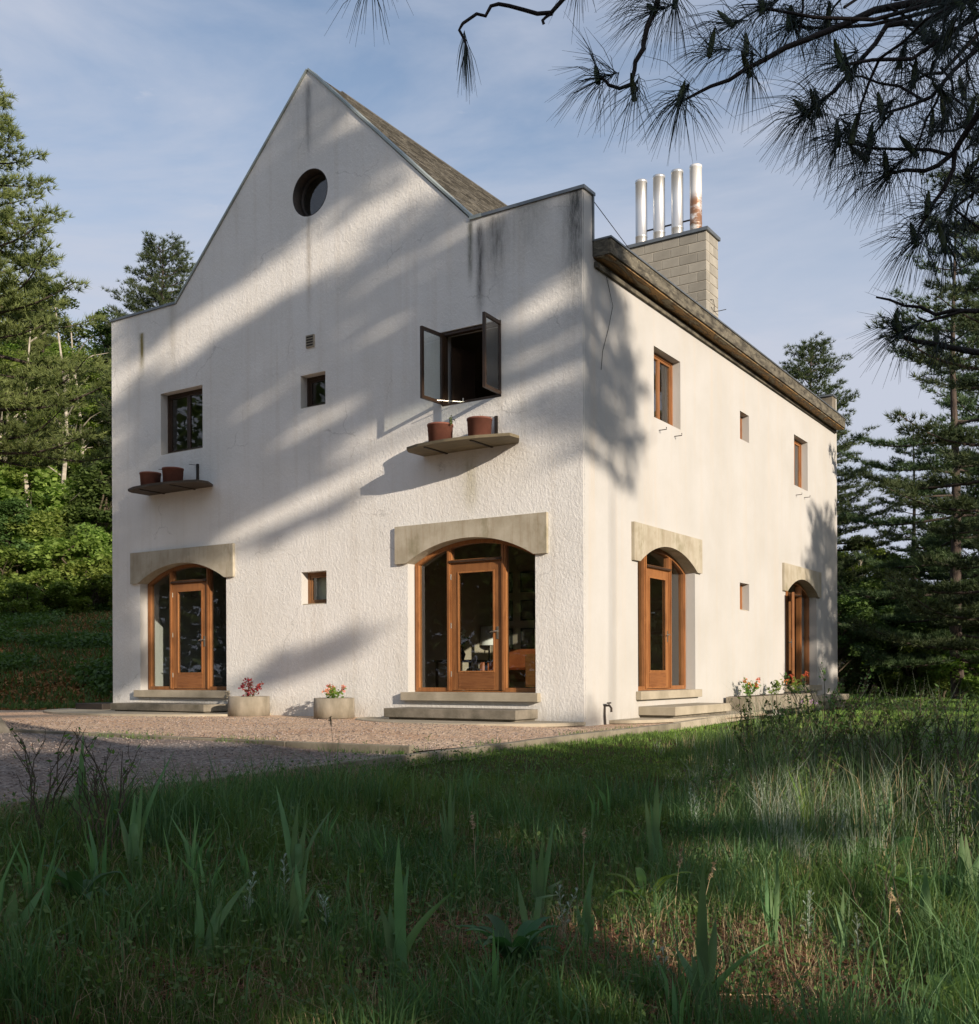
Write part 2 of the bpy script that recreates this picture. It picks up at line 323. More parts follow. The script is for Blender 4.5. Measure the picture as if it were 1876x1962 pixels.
M['black_frame'] = simple('black_picture_frame', (0.02, 0.02, 0.02), (0.03, 0.03, 0.03), 5, 0.4, 0.0, 0.001, 5)
M['photo_print'] = simple('dark_print', (0.05, 0.045, 0.04), (0.22, 0.2, 0.17), 5, 0.6, 0.0, 0.001, 5)
M['shade_cloth'] = simple('white_lampshade', (0.75, 0.75, 0.72), (0.7, 0.7, 0.66), 5, 0.9, 0.0, 0.001, 5)
M['leather'] = simple('orange_leather', (0.38, 0.12, 0.04), (0.26, 0.075, 0.03), 4, 0.5, 0.2, 0.005, 20)
M['curtain'] = simple('pale_curtain', (0.66, 0.62, 0.52), (0.56, 0.52, 0.44), 1.5, 0.9, 0.0, 0.01, 2, stretch=(6, 6, 0.1))
def glassm():
    m, nt = new_mat('window_glass')
    t = N(nt, 'ShaderNodeBsdfTransparent'); t.inputs[0].default_value = (0.90, 0.93, 0.92, 1)
    g = N(nt, 'ShaderNodeBsdfGlossy', i_Roughness=0.015)
    g.inputs[0].default_value = (1, 1, 1, 1)
    L(nt, bump(nt, noise(nt, objco(nt), 1.4, 2), 0.12, 0.02), g.inputs['Normal'])
    f = N(nt, 'ShaderNodeFresnel', i_IOR=1.55)
    gb = N(nt, 'ShaderNodeNewGeometry')
    fm = math_(nt, 'MULTIPLY', math_(nt, 'MULTIPLY', f.outputs[0], 1.6, True), math_(nt, 'SUBTRACT', 1.0, gb.outputs['Backfacing']))
    ms = N(nt, 'ShaderNodeMixShader'); L(nt, fm, ms.inputs[0]); L(nt, t.outputs[0], ms.inputs[1]); L(nt, g.outputs[0], ms.inputs[2])
    out(nt, ms.outputs[0]); return m
M['glass'] = glassm()
def gravelm(pink=False):
    m, nt = new_mat('pink_gravel' if pink else 'gravel'); c = objco(nt)
    v = N(nt, 'ShaderNodeTexVoronoi', i_Scale=38.0, i_Randomness=1.0); L(nt, c, v.inputs['Vector'])
    g = ramp(nt, v.outputs[1], [(0.1, (0.10, 0.085, 0.075)), (0.5, (0.215, 0.175, 0.15)), (0.92, (0.42, 0.37, 0.33))])
    big = ramp(nt, noise(nt, c, 0.7, 4, 0.6), [(0.4, 0.0), (0.65, 1.0)])
    g = mixc(nt, math_(nt, 'MULTIPLY', big, 0.42), g, (0.20, 0.125, 0.085))
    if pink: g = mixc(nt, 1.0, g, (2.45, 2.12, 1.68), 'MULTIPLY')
    b = bump(nt, math_(nt, 'SUBTRACT', 1.0, v.outputs[0]), 0.9, 0.02)
    out(nt, pbsdf(nt, g, 0.9, b, 0, 0.3)); return m
M['gravel'] = gravelm()
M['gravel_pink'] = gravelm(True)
M['stone'] = simple('gravel_stone', (0.34, 0.28, 0.24), (0.16, 0.13, 0.115), 14, 0.85, 0.2, 0.003, 60); vary(M['stone'], 1.1)
def groundm():
    m, nt = new_mat('meadow_soil'); c = objco(nt)
    a = ramp(nt, noise(nt, c, 9, 6, 0.7), [(0.35, (0.035, 0.022, 0.014)), (0.55, (0.095, 0.05, 0.027)), (0.75, (0.17, 0.105, 0.055))])
    g = ramp(nt, noise(nt, c, 0.35, 4, 0.6), [(0.42, 0.0), (0.6, 1.0)])
    a = mixc(nt, math_(nt, 'MULTIPLY', g, 0.55), a, (0.05, 0.07, 0.022))
    out(nt, pbsdf(nt, a, 1.0, bump(nt, noise(nt, c, 25, 5, 0.7), 0.8, 0.03), 0, 0.1)); return m
M['ground'] = groundm()

# ------------------------------------------------------------------ mesh tools
class MB:
    def __init__(s): s.v = []; s.f = []; s.n = 0
    def add(s, v, f):
        v = np.asarray(v, float).reshape(-1, 3); s.v.append(v)
        s.f += [tuple(i + s.n for i in q) for q in f]; s.n += len(v); return s
    def box(s, x0, x1, y0, y1, z0, z1):
        v = [(x, y, z) for x in (x0, x1) for y in (y0, y1) for z in (z0, z1)]
        return s.add(v, [(0, 1, 3, 2), (4, 6, 7, 5), (0, 4, 5, 1), (2, 3, 7, 6), (0, 2, 6, 4), (1, 5, 7, 3)])
    def bar(s, a, b, wd, ht, up=(0, 0, 1)):
        a = Vector(a); b = Vector(b); d = (b - a).normalized(); u = Vector(up)
        sd = d.cross(u)
        if sd.length < 1e-4: sd = d.cross(Vector((1, 0, 0)))
        sd.normalize(); u = sd.cross(d).normalized()
        v = [p + sd * (i * wd / 2) + u * (j * ht / 2) for p in (a, b) for i in (-1, 1) for j in (-1, 1)]
        return s.add([tuple(q) for q in v], [(0, 1, 3, 2), (4, 6, 7, 5), (0, 4, 5, 1), (2, 3, 7, 6), (0, 2, 6, 4), (1, 5, 7, 3)])
    def lathe(s, prof, n=20, c=(0, 0, 0)):
        v = []; f = []
        for r, z in prof:
            for k in range(n):
                a = 2 * math.pi * k / n; v.append((c[0] + r * math.cos(a), c[1] + r * math.sin(a), c[2] + z))
        for i in range(len(prof) - 1):
            for k in range(n):
                f.append((i * n + k, i * n + (k + 1) % n, (i + 1) * n + (k + 1) % n, (i + 1) * n + k))
        return s.add(v, f)
    def prism(s, poly, t0, t1, fn):
        """2-D polygon (no holes) extruded; fn(u, v, t) -> xyz"""
        n = len(poly)
        v = [fn(p[0], p[1], t0) for p in poly] + [fn(p[0], p[1], t1) for p in poly]
        f = [tuple(range(n)), tuple(reversed(range(n, 2 * n)))] + [(i, i + n, (i + 1) % n + n, (i + 1) % n) for i in range(n)]
        return s.add(v, f)
    def tube(s, pts, rad, n=6):
        v, f = tube(pts, rad, n); return s.add(v, f)
    def obj(s, name, mat, parent=None, smooth=False, bevel=0.0, recalc=True):
        me = bpy.data.meshes.new(name)
        me.from_pydata(np.concatenate(s.v).tolist(), [], s.f)
        me.materials.append(M[mat])
        if recalc or bevel:
            bm = bmesh.new(); bm.from_mesh(me)
            bmesh.ops.recalc_face_normals(bm, faces=bm.faces)
            if bevel: bmesh.ops.bevel(bm, geom=[e for e in bm.edges if e.is_manifold and e.calc_face_angle(0) > 0.5], offset=bevel, segments=1, affect='EDGES')
            bm.to_mesh(me); bm.free()
        if smooth: me.polygons.foreach_set('use_smooth', [True] * len(me.polygons))
        me.update()
        return link(name, me, parent)
def link(name, me, parent=None):
    o = bpy.data.objects.new(name, me); col.objects.link(o)
    if parent: o.parent = parent
    return o
def tube(pts, rad, n=6):
    pts = [Vector(p) for p in pts]; k = len(pts)
    if isinstance(rad, (int, float)): rad = [rad] * k
    v = []; ref = None
    for i, p in enumerate(pts):
        d = (pts[min(i + 1, k - 1)] - pts[max(i - 1, 0)])
        d = d.normalized() if d.length > 1e-9 else Vector((0, 0, 1))
        if ref is None:
            ref = d.orthogonal().normalized()
        ref = (ref - d * ref.dot(d));
        ref = ref.normalized() if ref.length > 1e-6 else d.orthogonal().normalized()
        b = d.cross(ref)
        for j in range(n):
            a = 2 * math.pi * j / n
            q = p + (ref * math.cos(a) + b * math.sin(a)) * rad[i]; v.append((q.x, q.y, q.z))
    f = [(i * n + j, i * n + (j + 1) % n, (i + 1) * n + (j + 1) % n, (i + 1) * n + j) for i in range(k - 1) for j in range(n)]
    f.append(tuple(range(n))); f.append(tuple(reversed(range((k - 1) * n, k * n))))
    return v, f
def np_mesh(name, V, T, mat, smooth=False):
    V = np.asarray(V, np.float32).reshape(-1, 3); T = np.asarray(T, np.int32).reshape(-1, 3)
    me = bpy.data.meshes.new(name)
    me.vertices.add(len(V)); me.vertices.foreach_set('co', V.ravel())
    me.loops.add(len(T) * 3); me.loops.foreach_set('vertex_index', T.ravel())
    me.polygons.add(len(T)); me.polygons.foreach_set('loop_start', np.arange(0, len(T) * 3, 3, dtype=np.int32))
    try: me.polygons.foreach_set('loop_total', np.full(len(T), 3, np.int32))
    except Exception: pass
    if smooth: me.polygons.foreach_set('use_smooth', np.ones(len(T), bool))
    me.materials.append(M[mat]); me.update(calc_edges=True)
    return me
class TB:                                     # triangle batch
    def __init__(s): s.V = []; s.T = []; s.n = 0
    def add(s, V, T):
        V = np.asarray(V, float).reshape(-1, 3); T = np.asarray(T, int).reshape(-1, 3)
        s.V.append(V); s.T.append(T + s.n); s.n += len(V)
    def quads(s, V, F):
        T = []
        for q in F:
            for i in range(1, len(q) - 1): T.append((q[0], q[i], q[i + 1]))
        s.add(V, T)
    def strip(s, P, W, side, fold=0.0):
        """leaf strip: P (k,3) spine, W (k) half widths, side (3,) or (k,3); a centre fold gives a keel"""
        P = np.asarray(P, float); k = len(P); W = np.asarray(W, float)[:, None]
        side = np.asarray(side, float); side = np.broadcast_to(side, (k, 3))
        tan = np.gradient(P, axis=0); nrm = np.cross(tan, side); nrm /= np.linalg.norm(nrm, axis=1)[:, None] + 1e-9
        A = P - side * W + nrm * W * fold; B = P; C = P + side * W + nrm * W * fold
        V = np.stack([A, B, C], 1).reshape(-1, 3); T = []
        for i in range(k - 1):
            a = 3 * i
            for j in (0, 1): T += [(a + j, a + j + 1, a + j + 4), (a + j, a + j + 4, a + j + 3)]
        s.add(V, T)
    def mesh(s, name, mat, smooth=False): return np_mesh(name, np.concatenate(s.V), np.concatenate(s.T), mat, smooth)
def unit(a): return a / (np.linalg.norm(a, axis=-1, keepdims=True) + 1e-9)
def blades(P, Hh, Wd, lean, bend=0.5):
    """P (n,3) feet, Hh heights, Wd widths, lean (n,2) tip offset as a fraction of height"""
    n = len(P); a = rng.uniform(0, 2 * np.pi, n); sx = np.stack([np.cos(a), np.sin(a), np.zeros(n)], 1) * (Wd / 2)[:, None]
    L3 = np.concatenate([lean * Hh[:, None], np.zeros((n, 1))], 1)
    up = np.array([0, 0, 1.0])
    m = P + L3 * 0.28 * (1 - bend * 0.3) + up * (Hh * 0.55)[:, None]
    t = P + L3 + up * (Hh * (1 - 0.25 * np.linalg.norm(lean, axis=1)))[:, None]
    V = np.stack([P - sx, P + sx, m - sx * 0.8, m + sx * 0.8, t], 1).reshape(-1, 3)
    b = (np.arange(n) * 5)[:, None]
    T = np.stack([b + [0, 1, 3], b + [0, 3, 2], b + [2, 3, 4]], 1).reshape(-1, 3)
    return V, T
def leaves_at(C, size, upbias=0.8, elong=1.5):
    """rhombic leaves at points C"""
    n = len(C); nr = rng.normal(size=(n, 3)); nr[:, 2] = np.abs(nr[:, 2]) + upbias; nr = unit(nr)
    d = unit(np.cross(nr, rng.normal(size=(n, 3)))); s = np.cross(nr, d)
    sz = (size * rng.uniform(0.6, 1.3, n))[:, None]
    V = np.stack([C - d * sz * elong / 2, C - s * sz * 0.5 - nr * sz * 0.1, C + d * sz * elong / 2, C + s * sz * 0.5 - nr * sz * 0.1], 1).reshape(-1, 3)
    b = (np.arange(n) * 4)[:, None]
    return V, np.stack([b + [0, 1, 2], b + [0, 2, 3]], 1).reshape(-1, 3)
def tufts(C, D, n, ln, wd, spread):
    """needle tufts: at each C, n thin triangles around direction D"""
    C = np.repeat(C, n, 0); D = np.repeat(D, n, 0)
    d = unit(D + rng.normal(size=C.shape) * spread); s = unit(np.cross(d, rng.normal(size=C.shape)))
    l = (ln * rng.uniform(0.65, 1.15, len(C)))[:, None]
    V = np.stack([C - s * wd / 2, C + s * wd / 2, C + d * l], 1).reshape(-1, 3)
    return V, np.arange(len(C) * 3).reshape(-1, 3)
def tag(o, label=None, cat=None, group=None, kind=None):
    if label: o['label'] = label
    if cat: o['category'] = cat
    if group: o['group'] = group
    if kind: o['kind'] = kind
    return o
def empty(name, loc, label, cat, group=None, rz=0.0, sc_=1.0):
    o = bpy.data.objects.new(name, None); col.objects.link(o); o.location = loc; o.rotation_euler = (0, 0, rz); o.scale = (sc_,) * 3
    o.empty_display_size = 0.1
    return tag(o, label, cat, group)
def copy_tree(o, parent=None):
    c = o.copy(); col.objects.link(c); c.parent = parent
    for ch in list(o.children): copy_tree(ch, c)
    return c
def filled(outline, holes, t0, t1, fn, name, mat, parent, bevel_edges=None, bevel=0.0, smooth=False):
    """outline polygon with holes, extruded between t0 and t1; fn(u, v, t) -> xyz"""
    loops = [outline] + holes
    polys = [[Vector((p[0], p[1], 0)) for p in l] for l in loops]
    tris = tessellate_polygon(polys)
    flat = [p for l in loops for p in l]; n = len(flat)
    v = [fn(p[0], p[1], t0) for p in flat] + [fn(p[0], p[1], t1) for p in flat]
    f = [tuple(t) for t in tris] + [tuple(i + n for i in reversed(t)) for t in tris]
    b = 0
    for l in loops:
        k = len(l)
        for i in range(k):
            a, c = b + i, b + (i + 1) % k; f.append((a, c, c + n, a + n))
        b += k
    mb = MB(); mb.add(v, f)
    me_o = mb.obj(name, mat, parent)
    if bevel_edges:
        bm = bmesh.new(); bm.from_mesh(me_o.data)
        ed = [e for e in bm.edges if bevel_edges(e.verts[0].co, e.verts[1].co) and e.is_manifold and e.calc_face_angle(0) > 0.5]
        bmesh.ops.bevel(bm, geom=ed, offset=bevel, segments=3, affect='EDGES'); bm.to_mesh(me_o.data); bm.free()
    return me_o
def rect(x0, x1, z0, z1): return [(x0, z0), (x1, z0), (x1, z1), (x0, z1)]
fnA = lambda u, v, t: (u, t, v)               # facade A: u along x, t = depth into the wall (y)
fnB = lambda u, v, t: (-t, u, v)              # facade B: u along y, t = depth into the wall (-x)

# ------------------------------------------------------------------ ground
def axis(a, b, fine0, fine1, st, grow):
    xs = list(np.arange(fine0, fine1 + 1e-6, st)); s = st; x = fine1
    while x < b: s *= grow; x += s; xs.append(x)
    s = st; x = fine0
    while x > a: s *= grow; x -= s; xs.insert(0, x)
    return np.array(xs)
gx = axis(-900, 900, -14, 14, 0.3, 1.18); gy = axis(-900, 1500, 2, 34, 0.3, 1.18)
GX, GY = np.meshgrid(gx, gy); lxx, lyy = to_local(GX, GY)
GZ = ground_h(GX, GY); inside = (lxx < 0.95) & (lxx > -30) & (lyy > -30) & (lyy < 14); GZ = np.where((lxx < 1.25) & inside | ((lxx < 1.25) & (lyy > -30) & (lyy < 14) & (lxx > -30)), GZ - 0.12 * (lxx < 1.25), GZ)
nx, ny = len(gx), len(gy); V = np.stack([GX, GY, GZ], 2).reshape(-1, 3)
ii = (np.arange(ny - 1)[:, None] * nx + np.arange(nx - 1)[None]).ravel()
T = np.concatenate([np.stack([ii, ii + 1, ii + nx + 1], 1), np.stack([ii, ii + nx + 1, ii + nx], 1)])
tag(link('ground', np_mesh('ground', V, T, 'ground', True)), 'meadow soil running on under the trees and up the bank', kind='structure')

def sheet(name, x0, x1, y0, y1, mat, st=0.5):
    xs = np.linspace(x0, x1, max(2, int((x1 - x0) / st))); ys = np.linspace(y0, y1, max(2, int((y1 - y0) / st)))
    lx, ly = np.meshgrid(xs, ys); X = CORNER.x + lx * CA - ly * SA; Y = CORNER.y + lx * SA + ly * CA
    Z = ground_h(CORNER.x + np.minimum(lx, 0.9) * CA - ly * SA, CORNER.y + np.minimum(lx, 0.9) * SA + ly * CA) + 0.02 + 0.006 * np.sin(lx * 2.3) * np.sin(ly * 1.9)
    a, b = len(xs), len(ys); i = (np.arange(b - 1)[:, None] * a + np.arange(a - 1)[None]).ravel()
    T = np.concatenate([np.stack([i, i + 1, i + a + 1], 1), np.stack([i, i + a + 1, i + a], 1)])
    return tag(link(name, np_mesh(name, np.stack([X, Y, Z], 2).reshape(-1, 3), T, mat, True)), kind='structure')
tag(sheet('gravel_court', -26, 0.90, -5.44, 0.12, 'gravel_pink'), 'pinkish gravel court along the gable wall')
tag(sheet('gravel_drive', -26, 0.90, -22, -5.47, 'gravel'), 'grey gravel drive below the timber edging')
tag(sheet('gravel_strip', -0.02, 0.90, 0.13, 6.2, 'gravel_pink'), 'gravel strip along the side wall')

def edging(name, p0, p1, wd, ht, z0, z1, mat, label, n=8):
    root = empty(name, to_world(p0[0], p0[1], 0), label, 'edging')
    a = to_world(p0[0], p0[1], z0); b = to_world(p1[0], p1[1], z1)
    for i in range(n):
        q0 = a.lerp(b, i / n) - root.location; q1 = a.lerp(b, (i + 0.992) / n) - root.location
        q0.z += random.uniform(-.006, .006); q1.z += random.uniform(-.006, .006)
        mb = MB(); mb.bar(q0, q1, wd, ht); mb.obj('timber', mat, root, bevel=0.008)
    return root
edging('timber_edging', (0.97, -22), (0.97, 1.2), 0.12, 0.12, -0.15, -0.03, 'edge_wood', 'long timber edging between the gravel and the meadow grass', 10)
edging('timber_edging', (-6.1, -5.455), (0.88, -5.455), 0.07, 0.10, 0.008, 0.008, 'edge_wood', 'thin timber edging stepping down across the gravel court', 4)
edging('timber_edging', (0.97, 1.2), (0.62, 6.2), 0.14, 0.12, -0.02, 0.0, 'concrete', 'pale edging strip in front of the side door', 3)

def pad(name, cx, cy, rx, ry, z, label, half='A'):
    pts = []
    for k in range(33):
        a = math.pi * k / 32
        pts.append((cx + rx * math.cos(a), cy - ry * math.sin(a)) if half == 'A' else (cx + rx * math.sin(a), cy + ry * math.cos(a)))
    mb = MB(); mb.prism(pts, z, z + 0.055, lambda u, v, t: tuple(to_world(u, v, t)))
    return tag(mb.obj(name, 'concrete', bevel=0.006), label, 'paving pad')
pad('paving_pad', -9.5, 0.05, 3.0, 1.75, 0.04, 'thin rounded concrete pad before the far left arched door')
pad('paving_pad', -2.1, 0.05, 2.1, 1.45, 0.015, 'thin rounded concrete pad before the wide arched door')
pad('paving_pad', 0.0, 3.4, 0.88, 2.6, 0.01, 'thin concrete pad in front of the side wall steps', 'B')

# low concrete wall at the left with a sloped end
mb = MB()
mb.prism([(-14, -0.2), (-5.75, -0.2), (-6.28, 0.27), (-14, 0.27)], -5.95, -5.5, fnA)
lw = mb.obj('low_wall', 'concrete_dark', bevel=0.01); lw.location = CORNER; lw.rotation_euler = (0, 0, ANG)
tag(lw, 'low concrete wall with a sloped end on the gravel', 'low wall')

# ------------------------------------------------------------------ house
house = empty('house', CORNER, 'white stucco house with steep gable and arched doors', 'house', rz=ANG)
def arch(cx, hw, spring, rise, n=20):
    r = (hw * hw + rise * rise) / (2 * rise); c0 = spring + rise - r; a0 = math.asin(hw / r)
    return [(cx + r * math.sin(a), c0 + r * math.cos(a)) for a in np.linspace(-a0, a0, n + 1)]   # left to right
DA = [(-8.90, 'A'), (-2.10, 'A')]; DB = [(3.11, 'B'), (10.97, 'B')]
HW, SPR, RISE, LHW, LT, SILL = 1.24, 2.65, 0.345, 1.475, 3.28, 0.50
def door_hole(c): return [(c - HW, 0.36), (c + HW, 0.36), (c + HW, SPR), (c + LHW, SPR), (c + LHW, LT), (c - LHW, LT), (c - LHW, SPR), (c - HW, SPR)]
circ = [(-5.495 + 0.42 * math.cos(2 * math.pi * k / 40), 9.41 + 0.42 * math.sin(2 * math.pi * k / 40)) for k in range(40)]
filled([(-11, -.4), (0, -.4), (0, 8.1), (-2.03, 8.1), (-5.53, 11.60), (-9.02, 8.1), (-11, 8.1)],
       [door_hole(-8.90), door_hole(-2.10), circ, rect(-9.49, -8.29, 5.18, 6.40), rect(-2.64, -1.47, 5.18, 6.40),
        rect(-5.74, -5.15, 5.58, 6.17), rect(-5.74, -5.14, 2.05, 2.64)], 0.0, 0.30, fnA, 'gable_wall', 'stucco', house,
       lambda a, b: abs(a.x) < 1e-3 and abs(b.x) < 1e-3 and abs(a.y) < 1e-3 and abs(b.y) < 1e-3, 0.018)
gw = bpy.data.objects['gable_wall']; gw.data.materials.append(M['stucco_sun_dimmed'])
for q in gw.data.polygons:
    if q.normal.x > .3 and abs(q.normal.z) < .3: q.material_index = 1  # sun-facing end and jambs take the darkened colour too
filled([(0.30, -.4), (13.95, -.4), (13.95, 7.18), (0.30, 7.18)],
       [door_hole(3.11), door_hole(10.97), rect(2.55, 3.70, 5.17, 6.39), rect(10.42, 11.50, 5.17, 6.35),
        rect(6.79, 7.33, 5.58, 6.15), rect(6.74, 7.30, 2.08, 2.64)], 0.0, 0.30, fnB, 'side_wall', 'stucco_sun_dimmed', house)
mb = MB(); mb.box(-11, -10.7, 0.3, 13.65, -0.4, 7.18); mb.obj('end_wall', 'stucco_sun_dimmed', house)
filled([(-11, -.4), (0, -.4), (0, 7.95), (-2.03, 7.95), (-5.53, 11.45), (-9.02, 7.95), (-11, 7.95)], [], 13.952, 14.1, fnA, 'rear_wall', 'stucco_sun_dimmed', house)

# interior: floors, partition and ceiling, seen through the glass
mb = MB(); mb.box(-10.7, -.3, .3, 13.95, .30, .46); mb.obj('ground_floor', 'room_floor', house)
mb = MB(); mb.box(-10.7, -.3, .3, 13.95, 3.6, 3.8); mb.obj('ceiling', 'room_wall', house)
mb = MB(); mb.box(-10.7, -.3, .3, 13.95, 7.0, 7.15); mb.obj('upper_ceiling', 'room_wall', house)
mb = MB(); mb.box(-10.7, -.3, 5.2, 5.35, .46, 3.6); mb.box(-5.2, -5.05, .3, 5.2, .46, 3.6); mb.box(-5.2, -5.05, .3, 9.2, 3.8, 7.0)
mb.obj('partition', 'room_wall', house)

def slope_bar(mb, p, q, y0, y1, t):           # a strip lying on the slope p->q (x,z), thickness t above
    dx, dz = q[0] - p[0], q[1] - p[1]; l = math.hypot(dx, dz); nx_, nz_ = -dz / l, dx / l
    if nz_ < 0: nx_, nz_ = -nx_, -nz_
    mb.prism([p, q, (q[0] + nx_ * t, q[1] + nz_ * t), (p[0] + nx_ * t, p[1] + nz_ * t)], y0, y1, fnA)
# copings
mb = MB(); mb.box(-11.03, -9.03, -0.03, 0.34, 8.102, 8.145); mb.obj('coping', 'flashing', house)
mb = MB(); mb.box(-1.97, 0.035, -0.03, 0.34, 8.102, 8.15); mb.obj('coping', 'flashing', house)
mb = MB(); slope_bar(mb, (-9.03, 8.106), (-5.53, 11.606), -0.03, 0.20, 0.035); slope_bar(mb, (-5.53, 11.606), (-2.0, 8.106), -0.03, 0.20, 0.035)
mb.box(-2.05, -1.82, -0.034, 0.05, 8.10, 8.156)
mb.obj('gable_flashing', 'pale_flashing', house)
mb = MB(); mb.box(0.002, 0.03, 0.285, 0.315, 7.4, 8.1); mb.obj('corner_flashing', 'flashing', house)
# roof
def roof_slope(sgn):
    root = None
    rt = 'gable_roof'
    x0, z0 = -5.53, 11.60; x1, z1 = (-1.9, 7.97) if sgn > 0 else (-9.16, 7.97)
    mb = MB(); slope_bar(mb, (x0, z0 - 0.12), (x1, z1 - 0.12), 0.302, 13.95, 0.10)
    return mb.obj(rt, 'shingle', house), (x0, z0), (x1, z1)
for sgn in (1, -1):
    ro, p, q = roof_slope(sgn)
    dx, dz = q[0] - p[0], q[1] - p[1]; ln = math.hypot(dx, dz); ux, uz = dx / ln, dz / ln; nx_, nz_ = (-uz * -1 if sgn > 0 else uz * -1, abs(ux))
    nx_ = abs(uz) * sgn
    sh = MB(); rows = int(ln / 0.15)
    for r in range(rows):
        y = 0.10 + random.uniform(0, .2); d0 = r * 0.15
        while y < 13.9:
            wdt = random.uniform(0.18, 0.34); y1 = min(y + wdt - 0.008, 14.0)
            dj = random.uniform(-.012, .012); a = d0 - 0.02; b = d0 + 0.17 + dj
            off0, off1 = 0.0, 0.026 + random.uniform(0, .012)
            P0 = (p[0] + ux * a + nx_ * off0, p[1] + uz * a + nz_ * off0); P1 = (p[0] + ux * b + nx_ * off1, p[1] + uz * b + nz_ * off1)
            P2 = (P1[0] - nx_ * .02, P1[1] - nz_ * .02); P3 = (P0[0] - nx_ * .02, P0[1] - nz_ * .02)
            sh.prism([P0, P1, P2, P3], y, y1, fnA); y += wdt
    s = sh.obj('shingles', 'shingle', ro, recalc=False); tag(s, kind='stuff')
mb = MB(); slope_bar(mb, (-5.53, 11.635), (-5.66, 11.505), 0.9, 13.95, 0.02); slope_bar(mb, (-5.53, 11.635), (-5.40, 11.505), 0.9, 13.95, 0.02)
mb.obj('ridge_cap', 'shingle', house)
mb = MB(); mb.box(-2.3, -0.02, .302, 13.95, 7.2, 7.34); mb.box(-11, -8.8, .302, 13.95, 7.2, 7.34); mb.obj('flat_roof', 'flashing', house)
# rear parapet corner block
mb = MB(); mb.box(-2.2, 0.02, 13.62, 13.948, 7.19, 7.93); mb.obj('rear_parapet', 'concrete_dark', house)
mb = MB(); mb.box(-2.25, 0.05, 13.58, 13.95, 7.932, 7.975); mb.obj('coping', 'flashing', house)

# eave along the side wall
eave = bpy.data.objects.new('eave', None); col.objects.link(eave); eave.parent = house
ys = [0.33, 3.2, 6.0, 8.9, 11.5, 13.82]
for i in range(5):
    a, b = ys[i], ys[i + 1] - 0.008
    zz = lambda y: -0.006 * (y - .33)
    mb = MB(); mb.add([(x, y, z + zz(y)) for x in (0.262, 0.295) for y in (a, b) for z in (7.18, 7.405)], [(0, 1, 3, 2), (4, 6, 7, 5), (0, 4, 5, 1), (2, 3, 7, 6), (0, 2, 6, 4), (1, 5, 7, 3)])
    mb.obj('fascia_board', 'fascia', eave)
    mb = MB(); mb.add([(x, y, z + zz(y)) for x in (0.002, 0.261) for y in (a, b) for z in (7.155, 7.182)], [(0, 1, 3, 2), (4, 6, 7, 5), (0, 4, 5, 1), (2, 3, 7, 6), (0, 2, 6, 4), (1, 5, 7, 3)])
    mb.obj('soffit_board', 'soffit', eave)
mb = MB(); mb.box(0.002, 0.261, 0.315, 0.332, 7.17, 7.41); mb.obj('end_board', 'fascia', eave)
mb = MB(); mb.add([(x, y, z - 0.006 * (y - .33)) for x in (-.3, 0.315) for y in (.31, 13.84) for z in (7.408, 7.435)], [(0, 1, 3, 2), (4, 6, 7, 5), (0, 4, 5, 1), (2, 3, 7, 6), (0, 2, 6, 4), (1, 5, 7, 3)])
mb.obj('edge_flashing', 'flashing', eave)
mb = MB(); mb.box(0.0015, 0.05, 0.34, 13.94, 7.02, 7.10); mb.obj('trim_board', 'fascia', eave)

# chimney of concrete blocks
ch = bpy.data.objects.new('chimney', None); col.objects.link(ch); ch.parent = house
cx0, cx1, cy0, cy1, cz0, cz1 = -2.68, -0.69, 6.75, 7.42, 7.30, 9.98
mb = MB(); mb.box(cx0 + .012, cx1 - .012, cy0 + .012, cy1 - .012, cz0, cz1); mb.obj('mortar', 'mortar', ch)
blk = {}
def block(w_, d_):
    k = (round(w_, 3), round(d_, 3))
    if k not in blk:
        b = MB(); b.box(-w_ / 2, w_ / 2, -d_ / 2, d_ / 2, -.095, .095); o = b.obj('block', 'block', ch, bevel=0.005); blk[k] = o.data; return o
    return link('block', blk[k], ch)
rows = int(round((cz1 - cz0) / 0.2)); rows = 13; hz = (cz1 - cz0) / rows
for r in range(rows):
    z = cz1 - (r + .5) * hz; off = 0 if r % 2 else 0.2
    x = cx1
    first = True
    while x > cx0 + 0.02:
        wd = 0.4 if not (first and off) else 0.2
        if x - wd < cx0: wd = x - cx0
        o = block(wd - .009, 0.19); o.location = (x - wd / 2, cy0 + 0.095, z + random.uniform(-.001, .001)); x -= wd; first = False
    y = cy0 + 0.196
    k = 0
    while y < cy1 - 0.02:
        wd = 0.4 if (r % 2 == 0) else (0.2 if k == 0 else 0.28); wd = min(wd, cy1 - y)
        o = block(0.19, wd - .009); o.location = (cx1 - .095, y + wd / 2, z); y += wd; k += 1
mb = MB(); mb.box(cx0 - .04, cx1 + .04, cy0 - .04, cy1 + .04, cz1, cz1 + .07); mb.obj('coping', 'flashing', ch)
fl = bpy.data.meshes.new('flue')
for i in range(4):
    f = MB(); f.lathe([(0.127, 0), (0.127, 0.27), (0.131, 0.275), (0.131, 0.30), (0.127, 0.305), (0.127, 1.46), (0.132, 1.465), (0.132, 1.51), (0.118, 1.51), (0.115, 1.0)], 28)
    o = f.obj('flue_pipe', 'rusty' if i == 3 else 'steel', house, smooth=False)
    bm = bmesh.new(); bm.from_mesh(o.data); [setattr(q, 'smooth', True) for q in bm.faces]; bm.to_mesh(o.data); bm.free()
    o.location = (-2.31 + 0.42 * i, 7.08, 10.05 - 0.03)
    if i == 3: tag(o, 'rust-streaked steel flue pipe')
mb = MB(); mb.bar((-2.2, 7.10, 10.43), (-1.1, 7.10, 10.43), .02, .03); mb.obj('brace_rod', 'iron', house)
